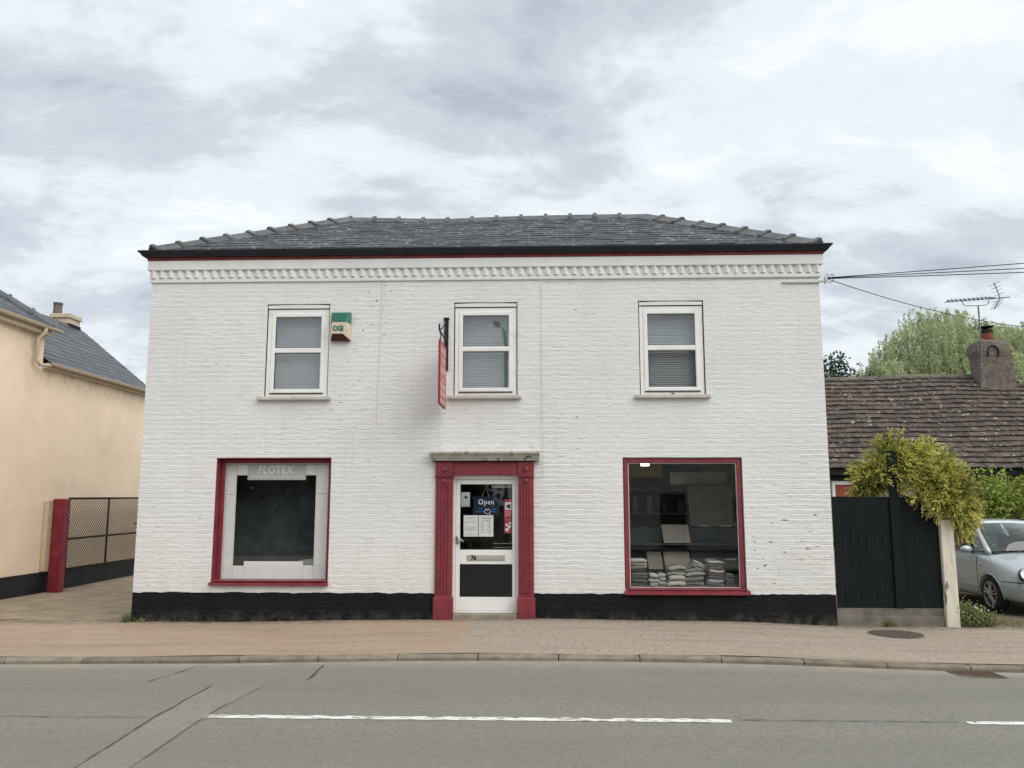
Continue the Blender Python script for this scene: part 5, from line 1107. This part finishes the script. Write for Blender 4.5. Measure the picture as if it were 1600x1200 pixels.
for s_ in (-1, 1):
    T = (lambda p: p) if s_ < 0 else mir
    panel_car('side_window', 'carglass', T(gb[1]), T(gb[2]), T(gt[2]), T(gt[1]), (s_, 0, .1), 0.05, 4, 3, 0.02)
    panel_car('side_window', 'carglass', T(gb[2]), T(gb[3]), T(gt[3]), T(gt[2]), (s_, 0, .1), 0.05, 4, 3, 0.02)
    q = MB(); q.tube([CP(*T(lerp((gb[0][0] + .02, gb[0][1], gb[0][2]), gt[0], t))) for t in np.linspace(-0.03, 1, 6)], [0.050, 0.045, 0.04, 0.038, 0.036, 0.036], 10); q.build('pillar', 'carpaint', car, True)
    q = MB(); q.tube([CP(*T(lerp(gb[2], gt[2], t))) for t in np.linspace(0, 1, 4)], 0.026, 8); q.build('pillar', 'darkplastic', car, True)
    q = MB(); q.tube([CP(*T(lerp(gb[3], gt[3], t))) for t in np.linspace(-0.02, 1, 4)], 0.075, 8); q.build('pillar', 'carpaint', car, True)
    panel_car('quarter_panel', 'carpaint', T(gb[3]), T(gb[4]), T(gt[4]), T(gt[3]), (s_, .4, 0), 0, 4, 3, 0.03)
    panel_car('quarter_glass', 'carglass', T(gb[0]), T(gb[1]), T(gt[1]), T(gt[0]), (s_, -.2, 0), 0.04, 4, 3, 0.01)
    # mirror
    mi = empty('door_mirror', CP(s_ * .86, 1.28, .96), parent=car)
    bmq = bmesh.new(); bmesh.ops.create_uvsphere(bmq, u_segments=16, v_segments=10, radius=1.0)
    for v in bmq.verts: v.co = CP(s_ * .90 + v.co.x * .105, 1.30 + max(v.co.y, -1) * .06, 1.0 + v.co.z * .065)
    me = bpy.data.meshes.new('mirror_shell'); bmq.to_mesh(me); bmq.free(); put('mirror_shell', me, 'carpaint', mi, True)
    q = MB(); q.tube([CP(s_ * .77, 1.30, .95), CP(s_ * .86, 1.30, .98)], 0.025, 6); q.build('mirror_arm', 'darkplastic', mi)
    # headlamp: reflector bowl behind a clear lens wrapped over the wing
    hl = empty('headlight', CP(s_ * .60, .2, .64), parent=car)
    for nm, m_, k_, dep in (('reflector', 'headlamp', 0.97, 0.0), ('lens', 'lampclear', 1.0, 0.012), ('rim', 'darkplastic', 1.025, -0.012)):
        bmq = bmesh.new(); bmesh.ops.create_uvsphere(bmq, u_segments=24, v_segments=16, radius=1.0)
        R3 = Matrix.Rotation(s_ * R_(-36), 3, 'Z') @ Matrix.Rotation(R_(-28), 3, 'X')
        for v in bmq.verts:
            p_ = Vector((v.co.x * .195 * k_ , v.co.y * (.060 + dep), v.co.z * .112 * k_)); p_.z += 0.028 * s_ * -p_.x / .2; v.co = CP(*(R3 @ p_ + Vector((s_ * .575, .155, .645))))
        me = bpy.data.meshes.new(nm); bmq.to_mesh(me); bmq.free(); put(nm, me, m_, hl, True)
    q = MB(); c = CP(s_ * .56, .085, .64); q.lathe(c, [(0.05, 0.0), (0.045, 0.02), (0.02, 0.04)], 14, 'y'); q.build('bulb_bowl', 'alloy', hl, True)
    q = MB(); q.lathe(CP(s_ * .52, .055, .37), [(0.11, 0.05), (0.10, 0.0), (0.05, 0.01)], 16, 'y'); q.build('fog_lamp_recess', 'darkplastic', car, True)
    bmq = bmesh.new(); bmesh.ops.create_uvsphere(bmq, u_segments=12, v_segments=8, radius=1.0)
    for v in bmq.verts: v.co = CP(s_ * .822 + v.co.x * .018, 1.02 + v.co.y * .045, .76 + v.co.z * .022)
    me = bpy.data.meshes.new('side_repeater'); bmq.to_mesh(me); bmq.free(); put('side_repeater', me, 'lampclear' if False else 'amber', car, True)
    # shut lines, rub strip
    for (pts, m_, r_) in (([(1.15, .30), (1.13, .55), (1.14, .80), (1.18, .90)], 'darkplastic', .005), ([(2.25, .25), (2.25, .6), (2.24, .93)], 'darkplastic', .005), ([(1.12, .40), (1.8, .40), (2.7, .40)], 'carpaint', .014), ([(1.16, .79), (1.8, .82), (3.0, .84)], 'carpaint', .006)):
        q = MB(); P_ = []
        for (ya, za), (yb, zb) in zip(pts, pts[1:]): P_ += [CP(s_ * (bodyx(ya + (yb - ya) * t, za + (zb - za) * t) - .001), ya + (yb - ya) * t, za + (zb - za) * t) for t in (0, .25, .5, .75)]
        q.tube(P_, r_, 5); q.build('shut_line' if m_ == 'darkplastic' else 'side_moulding', m_, car)
q = MB(); V = []
for j in range(7):
    for i in range(9):
        u_, v_ = i / 8, j / 6; y = 1.70 + 1.58 * v_; hw = np.interp(y, [1.70, 1.9, 2.25, 3.02, 3.28], [.53, .58, .595, .585, .52]); zt = np.interp(y, [1.70, 1.9, 2.25, 3.02, 3.28], [1.435, 1.47, 1.49, 1.465, 1.415]); xx = (u_ * 2 - 1) * hw; V.append(CP(xx, y, zt + 0.022 * (1 - (u_ * 2 - 1) ** 2)))
q.add(V, [(j * 9 + i, j * 9 + i + 1, (j + 1) * 9 + i + 1, (j + 1) * 9 + i) for j in range(6) for i in range(8)]); ro = q.build('roof_panel', 'carpaint', car, True); sm = ro.modifiers.new('t', 'SOLIDIFY'); sm.thickness = 0.03
for s_ in (-1, 1):
    q = MB(); q.tube([CP(s_ * x_, y, z_) for x_, y, z_ in ((.52, 1.72, 1.44), (.575, 1.9, 1.475), (.59, 2.3, 1.49), (.58, 3.0, 1.47))], 0.022, 8); q.build('roof_rail', 'darkplastic', car, True)
q = MB(); q.tube([CP(-.15, .98, .985), CP(.25, 1.00, 1.00), CP(.62, 1.08, 1.01)], 0.012, 6); q.tube([CP(-.62, 1.0, .97), CP(-.2, .99, .985)], 0.012, 6); q.build('wiper', 'darkplastic', car)
q = MB(); q.box(*[CP(-.62, 0, 0).x, CP(.62, 0, 0).x], CP(0, .94, 0).y, CP(0, 1.12, 0).y, CP(0, 0, .93).z, CP(0, 0, .968).z, 0.01); q.build('scuttle', 'darkplastic', car)
for s_ in (-.35, .35):
    q = MB(); q.box(CP(s_ - .22, 0, 0).x, CP(s_ + .22, 0, 0).x, CP(0, 2.1, 0).y, CP(0, 2.25, 0).y, CP(0, 0, .6).z, CP(0, 0, 1.2).z, 0.04); q.build('seat', 'carseat', car)
q = MB(); q.box(CP(-.6, 0, 0).x, CP(.6, 0, 0).x, CP(0, 1.25, 0).y, CP(0, 1.7, 0).y, CP(0, 0, .8).z, CP(0, 0, .98).z, 0.04); q.build('dashboard', 'darkplastic', car)
# lower grille and bumper crease
q = MB(); q.box(CP(-.34, 0, 0).x, CP(.34, 0, 0).x, CP(0, -.02, 0).y, CP(0, .05, 0).y, CP(0, 0, .30).z, CP(0, 0, .42).z, 0.02); q.build('lower_grille', 'darkplastic', car)
q = MB(); q.box(CP(-.30, 0, 0).x, CP(.30, 0, 0).x, CP(0, .02, 0).y, CP(0, .10, 0).y, CP(0, 0, .575).z, CP(0, 0, .635).z, 0.015); q.build('upper_grille', 'darkplastic', car)
q = MB(); q.tube([CP(-(bodyx(y, .52) + .002), y, .53) for y in (.45, .3, .15, .06, .02)], 0.006, 5); q.build('bumper_crease', 'darkplastic', car)

# ------------------------------------------------------------------ vegetation
def leaf_cloud(name, m, C, Dv, ln, wd, parent, rnd=None, curl=0.0, mats=None, midx=None):
    """diamond leaves: C centres (n,3), Dv directions (n,3), ln, wd arrays"""
    n = len(C); Dv = Dv / (np.linalg.norm(Dv, axis=1, keepdims=True) + 1e-9)
    S = np.cross(Dv, rng.normal(size=(n, 3))); S /= np.linalg.norm(S, axis=1, keepdims=True) + 1e-9
    ln = np.broadcast_to(ln, (n,))[:, None]; wd = np.broadcast_to(wd, (n,))[:, None]
    V = np.stack([C - Dv * ln * 0.5, C + S * wd * 0.5, C + Dv * ln * 0.5, C - S * wd * 0.5], 1).reshape(-1, 3)
    F = np.arange(4 * n).reshape(n, 4)
    r = np.repeat(rng.random(n) if rnd is None else rnd, 4)
    me = np_mesh(name, V, F, r)
    if midx is not None: me.polygons.foreach_set('material_index', np.asarray(midx, np.int32))
    return put(name, me, m, parent)
# golden conifer leaning over the fence
cn = empty('golden_conifer', (6.3, 0.55, -0.1), "golden green conifer spilling over the black fence", "shrub")
q = MB(); q.tube([(6.32, 0.55, -0.1), (6.30, 0.52, 0.9), (6.28, 0.48, 1.7), (6.36, 0.46, 2.3)], [0.05, 0.045, 0.035, 0.015], 7); q.tube([(6.30, 0.50, 1.3), (6.6, 0.42, 1.7), (6.95, 0.30, 1.75), (7.15, 0.22, 1.5)], [0.03, 0.025, 0.018, 0.01], 6); q.tube([(6.29, 0.50, 1.5), (6.0, 0.45, 1.9), (5.85, 0.40, 2.05)], [0.025, 0.02, 0.01], 6); q.build('trunk', 'bark', cn)
Cs, Ds, Ls, Ws, Rn, Mi = [], [], [], [], [], []
outl = [((6.28, .25, 2.42), (.48, .28, .36), 72), ((6.78, .22, 2.34), (.50, .28, .38), 84), ((7.04, .12, 1.98), (.40, .30, .38), 70), ((7.16, .05, 1.58), (.30, .24, .38), 58), ((5.94, .30, 2.06), (.42, .22, .32), 62), ((6.62, .02, 1.95), (.42, .16, .30), 64), ((5.86, .30, 1.88), (.26, .15, .08), 16), ((7.16, .0, 1.26), (.14, .14, .18), 14), ((6.80, -.08, 1.66), (.30, .10, .26), 58), ((6.45, .05, 2.15), (.46, .14, .30), 60)]
hubs = [np.array((6.30, .48, 1.75)), np.array((6.36, .46, 2.2)), np.array((6.75, .36, 1.85)), np.array((7.0, .25, 1.65)), np.array((6.05, .42, 1.95))]
twigs = MB()
for (c, r, cnt) in outl:
    for _ in range(cnt):
        d = rng.normal(size=3); d /= np.linalg.norm(d); tg = np.array(c) + d * np.array(r) * rng.random() ** 0.45
        hb = min(hubs, key=lambda h: np.linalg.norm(h - tg)) + rng.normal(size=3) * 0.05
        mid_ = (hb + tg) / 2 + np.array([0, 0, 0.10]); bez = lambda t: hb * (1 - t) ** 2 + mid_ * 2 * t * (1 - t) + tg * t * t
        tone = rng.random(); old = rng.random() < 0.18; n_sp = 20
        twigs.tube([bez(t) for t in (0, .35, .7, 1.0)], [.010, .007, .005, .002], 4)
        for k_ in range(n_sp):
            t = 0.35 + 0.65 * (k_ + rng.random() * .6) / n_sp; p0 = bez(t); ax = bez(min(t + .05, 1.05)) - bez(t - .05); ax /= np.linalg.norm(ax)
            sd = np.cross(ax, rng.normal(size=3)); sd /= np.linalg.norm(sd); out_ = ax * rng.uniform(.7, 1.2) + sd * rng.uniform(.35, .8) + np.array([0, -.12, .10]); out_ /= np.linalg.norm(out_)
            L_ = rng.uniform(.09, .20) * (1.25 - .5 * t); kk = 7
            for i in range(kk):
                u_ = (i + .5) / kk; p_ = p0 + out_ * L_ * u_ + np.array([0, 0, -.02 * u_ * u_]); sg = 1 if i % 2 else -1; s2 = np.cross(out_, ax + 1e-3); s2 /= np.linalg.norm(s2) + 1e-9
                dd = out_ + s2 * sg * .55 * (1 - .6 * u_) + rng.normal(size=3) * .10
                Cs.append(p_ + dd * .012); Ds.append(dd); Ls.append(rng.uniform(.040, .072)); Ws.append(rng.uniform(.011, .018)); Rn.append(min(1, .6 * tone + .4 * rng.random())); Mi.append(0 if (not old and t > .55 and u_ > .25) else 1)
twigs.build('twigs', 'bark', cn)
leaf_cloud('foliage', ['conifer_tip', 'conifer_in'], np.array(Cs), np.array(Ds), np.array(Ls), np.array(Ws), cn, np.array(Rn), midx=Mi)
# willow beyond the cottage
wt = empty('willow_tree', (15.5, 19, 0), "large weeping willow standing beyond the cottage roof", "tree")
q = MB(); q.tube([(16.2, 20, -0.3), (16.1, 20, 2.5), (15.9, 20, 4.5), (15.2, 19.7, 7.0)], [0.55, 0.45, 0.36, 0.12], 9); q.tube([(16.0, 20, 4.0), (17.5, 19.6, 6.0), (19.0, 19.2, 7.6)], [0.3, 0.2, 0.08], 7); q.tube([(16.0, 20, 3.6), (14.4, 19.4, 5.6), (13.4, 18.8, 6.6)], [0.28, 0.18, 0.07], 7); q.build('trunk', 'bark', wt)
Cs, Ds, Ls, Ws, Rn = [], [], [], [], []
dom = [((16.4, 20, 5.68), (3.1, 2.8, 4.0), 1.2), ((20.2, 20, 5.48), (3.0, 2.8, 3.6), 1.0), ((14.0, 19.2, 4.58), (1.9, 2.2, 3.1), .7), ((17.6, 18.6, 4.58), (2.6, 2.0, 3.6), .8), ((23.0, 20, 5.18), (3, 3, 3.2), .5), ((18.2, 19.6, 6.18), (2.4, 2.2, 3.0), .6), ((16.6, 20.5, 4.18), (2.6, 2, 3.4), .6), ((20, 20.5, 4.18), (2.6, 2, 3.2), .5)]
for (c, r, wgt) in dom:
    for _ in range(int(1350 * wgt)):
        d = rng.normal(size=3); d[2] = abs(d[2]) * 0.9; d[1] = -abs(d[1]) if rng.random() < 0.75 else d[1]; d /= np.linalg.norm(d); lump = 0.90 + 0.14 * mnoise.noise(Vector(d * 2.6 + np.array(c)))
        s = np.array(c) + d * np.array(r) * lump * (rng.uniform(0.82, 1.0)); Lg = rng.uniform(0.7, 3.2) * (0.55 + 0.45 * abs(d[2]) + 0.2)
        k = int(Lg / 0.055); ox, oy = d[0] * 0.35, d[1] * 0.35; sw = rng.normal(size=2) * 0.04; rv = rng.random() * 0.7
        for i in range(k):
            t = i / k; fall = (t ** 1.5)
            p_ = s + np.array([ox * (t - .5 * t * t) + sw[0] * math.sin(t * 5), oy * (t - .5 * t * t) + sw[1] * math.sin(t * 4), -Lg * fall + 0.12 * math.sin(min(t * 6, 3.14))])
            Cs.append(p_ + rng.normal(size=3) * 0.03); Ds.append(np.array([ox * .6 * (1 - t), oy * .6 * (1 - t), -1.0 * min(1, t * 2 + .1)]) + rng.normal(size=3) * 0.45); Ls.append(rng.uniform(.10, .19)); Ws.append(rng.uniform(.028, .045)); Rn.append(min(1, rv + rng.random() * .3))
leaf_cloud('crown', 'willow', np.array(Cs), np.array(Ds), np.array(Ls), np.array(Ws), wt, np.array(Rn))
# broadleaf clumps
def broad(name, label, cat, base, blobs, m, n, lsz, trunk=None, group=None):
    o = empty(name, base, label, cat, group); Cs, Ds = [], []
    if trunk:
        q = MB(); 
        for pts, rr_ in trunk: q.tube(pts, rr_, 7)
        q.build('trunk', 'bark', o)
    tot = sum(b_[2] for b_ in blobs)
    for (c, r, wgt) in blobs:
        k = int(n * wgt / tot)
        cl_ = rng.normal(size=(max(k // 14, 1), 3)); cl_ /= np.linalg.norm(cl_, axis=1, keepdims=True); cl_ = np.array(c) + cl_ * np.array(r) * (rng.random((len(cl_), 1)) ** 0.33)
        idx = rng.integers(0, len(cl_), k); p_ = cl_[idx] + rng.normal(size=(k, 3)) * lsz * 1.3; Cs.append(p_); Ds.append(rng.normal(size=(k, 3)) + (p_ - np.array(c)) / np.array(r) * 0.6)
    Cs, Ds = np.concatenate(Cs), np.concatenate(Ds); nn = len(Cs)
    leaf_cloud('crown', m, Cs, Ds, rng.uniform(.8, 1.3, nn) * lsz, rng.uniform(.45, .7, nn) * lsz, o); return o
broad('dark_tree', "dark leaved tree seen between the shop and the willow", "tree", (11.2, 17, -0.3), [((11.0, 17, 6.0), (.8, .8, .9), 1), ((11.9, 17, 5.6), (.8, .7, .8), .9), ((10.3, 17, 5.2), (.9, .8, 1.2), 1), ((11.3, 17, 4.6), (1.4, 1.0, 1.0), 1.2), ((11.4, 17, 6.5), (.4, .4, .4), .2)], 'darkleaf', 5200, 0.13, [([(11.2, 17, -0.3), (11.2, 17, 3), (11.1, 17, 5)], [.16, .12, .05]), ([(11.2, 17, 3.2), (11.7, 17, 4.6), (11.9, 17, 5.8)], [.08, .05, .02])])
broad('leafy_hedge', "bright green leafy hedge behind the parked car", "hedge", (11.0, 5.0, -0.1), [((10.6, 4.9, 1.5), (.65, .4, .75), 1), ((11.3, 4.8, 1.9), (.6, .4, .6), .9), ((10.2, 5.0, 1.9), (.35, .35, .5), .5), ((12.0, 4.9, 1.4), (.7, .5, .9), .8), ((11.0, 4.9, 0.7), (1.5, .4, .8), 1)], 'hedgeleaf', 9000, 0.085, [([(11, 5, -.1), (11, 5, 1.2)], [.05, .02]), ([(10.5, 5, -.1), (10.4, 5, 1.3)], [.04, .02])])
# weeds and tufts
def tuft(name, label, cat, c, rx, ry, h, n, m, wd=0.012, flowers=0):
    o = empty(name, c, label, cat); V, F, r = [], [], []
    for i in range(n):
        bx_, by_ = c[0] + rng.normal() * rx, c[1] + rng.normal() * ry; a = rng.uniform(0, 6.28); hh = h * rng.uniform(.4, 1.1); l = rng.uniform(.1, .6) * hh; s_ = np.array([math.cos(a + 1.57), math.sin(a + 1.57), 0]) * wd * rng.uniform(.6, 1.3) * .5; d = np.array([math.cos(a), math.sin(a), 0]); k = len(V); b0_ = np.array([bx_, by_, c[2]])
        for t in (0, .5, 1): 
            p_ = b0_ + d * l * t * t + np.array([0, 0, hh * t * (1 - .15 * t)]); V += [p_ - s_ * (1 - .85 * t), p_ + s_ * (1 - .85 * t)]
        F += [(k, k + 1, k + 3, k + 2), (k + 2, k + 3, k + 5, k + 4)]; r += [rng.random()] * 6
    put('blades', np_mesh('blades', V, F, r), m, o)
    if flowers:
        q = MB()
        for i in range(flowers): 
            p_ = Vector((c[0] + rng.normal() * rx * .9, c[1] - abs(rng.normal()) * ry, c[2] + h * rng.uniform(.3, 1.0))); q.lathe(p_, [(.003, -.005), (.013, 0), (.006, .008)], 6, 'y')
        q.build('flowers', 'petal', o)
    return o
broad('weed_clump', "tangled green weeds with white flowers at the foot of the white post", "weeds", (7.22, 0.12, -0.10), [((7.12, .08, .02), (.12, .16, .13), 1), ((7.30, .10, .00), (.16, .16, .11), 1), ((7.48, .16, -.03), (.14, .14, .08), .7), ((7.08, .02, .16), (.08, .08, .10), .4), ((7.22, .02, .13), (.10, .08, .08), .4)], 'weed', 2600, 0.034)
wc = [o_ for o_ in bpy.data.objects if o_.name.startswith('weed_clump')][0]
q = MB()
for i in range(9):
    p_ = Vector((7.22 + rng.normal() * .16, -.06 + rng.normal() * .05, .05 + rng.random() * .16)); q.lathe(p_, [(.002, -.004), (.011, 0), (.005, .006)], 6, 'y')
tag(q.build('flowers', 'petal', wc), kind='stuff')
tuft('grass_patch', "dry straw coloured grass in front of the parked car", "grass", (7.95, 0.35, -0.11), .45, .22, .09, 900, 'drygrass', .008)
tuft('weed', "small leafy weed at the shop's left corner", "weed", (-5.42, -0.03, -0.085), .03, .03, .22, 46, 'weed', .026)
tuft('weed', "low weed at the foot of the black plinth near the left corner", "weed", (-5.20, -0.04, -0.085), .045, .012, .10, 40, 'weed', .020)
tuft('weed', "tiny weed by the concrete gravel board under the fence", "weed", (5.98, 0.0, -0.09), .05, .012, .12, 46, 'weed', .014)
# broken bits on the pavement by the fence
q = MB()
for i in range(110):
    xx = random.uniform(4.6, 6.9) if i < 60 else random.uniform(-5.2, 5.2); yy = -abs(random.gauss(0.0, 0.10)) - 0.03; s_ = random.uniform(.004, .013); q.rc = random.random(); zz_ = gzs(xx) + 0.004; q.add([(xx - s_, yy - s_, zz_), (xx + s_, yy - s_ * .6, zz_), (xx + s_ * .4, yy + s_, zz_), (xx, yy, zz_ + s_)], [(0, 1, 3), (1, 2, 3), (2, 0, 3), (0, 2, 1)])
tag(q.build('loose_grit', 'kerb'), "pale grit lying along the foot of the wall and fence", "grit", kind='stuff')

# ------------------------------------------------------------------ across the street (seen only as reflections in the glass)
op = empty('opposite_house', (7, -24, 0), "pale rendered house across the street mirrored in the right-hand windows", "house")
bx('wall', 'oppbrick', op, 1.6, 13.0, -29, -22, -0.2, 5.6)
b = MB(); b.prism([(-21.6, 5.55), (-25.5, 8.75), (-29.4, 5.55)], 1.3, 13.3, 'x'); b.build('roof', 'opptile', op)
for (xx, zz_) in ((2.6, 3.4), (5.6, 3.4), (8.6, 3.4), (2.6, .8), (8.6, .8)):
    wv = empty('window', (xx, -22, zz_), parent=op); bx('frame', 'pvc', wv, xx, xx + 1.3, -22.0, -21.93, zz_, zz_ + 1.3); bx('pane', 'dpanel', wv, xx + .1, xx + 1.2, -21.93, -21.925, zz_ + .1, zz_ + 1.2)
bx('door', 'dpanel', op, 5.8, 6.8, -22.0, -21.92, -.1, 2.1)
broad('opposite_hedge', "tall dark hedge across the street mirrored in the left shop window", "hedge", (-9, -22, -0.3), [((-14, -22, 2), (3, 1.2, 2.5), 1), ((-9, -22, 2.2), (3.2, 1.2, 2.6), 1), ((-4, -22, 1.8), (2.8, 1.2, 2.3), 1), ((-19, -22, 2.5), (3.4, 1.2, 3.0), 1)], 'darkleaf', 30000, 0.26)
lp = empty('street_lamp', (-0.3, -14.5, 0), "slender street lamp across the road mirrored in the middle upper window", "street lamp")
q = MB(); q.tube([(-0.3, -14.5, -0.1), (-0.3, -14.5, 7.0), (-0.35, -14.3, 7.4), (-0.5, -13.9, 7.5)], [.07, .05, .04, .03], 8); q.build('column', 'alu', lp)
q = MB(); q.box(-0.68, -0.46, -14.0, -13.4, 7.44, 7.55, .02); q.build('lantern', 'alu', lp)
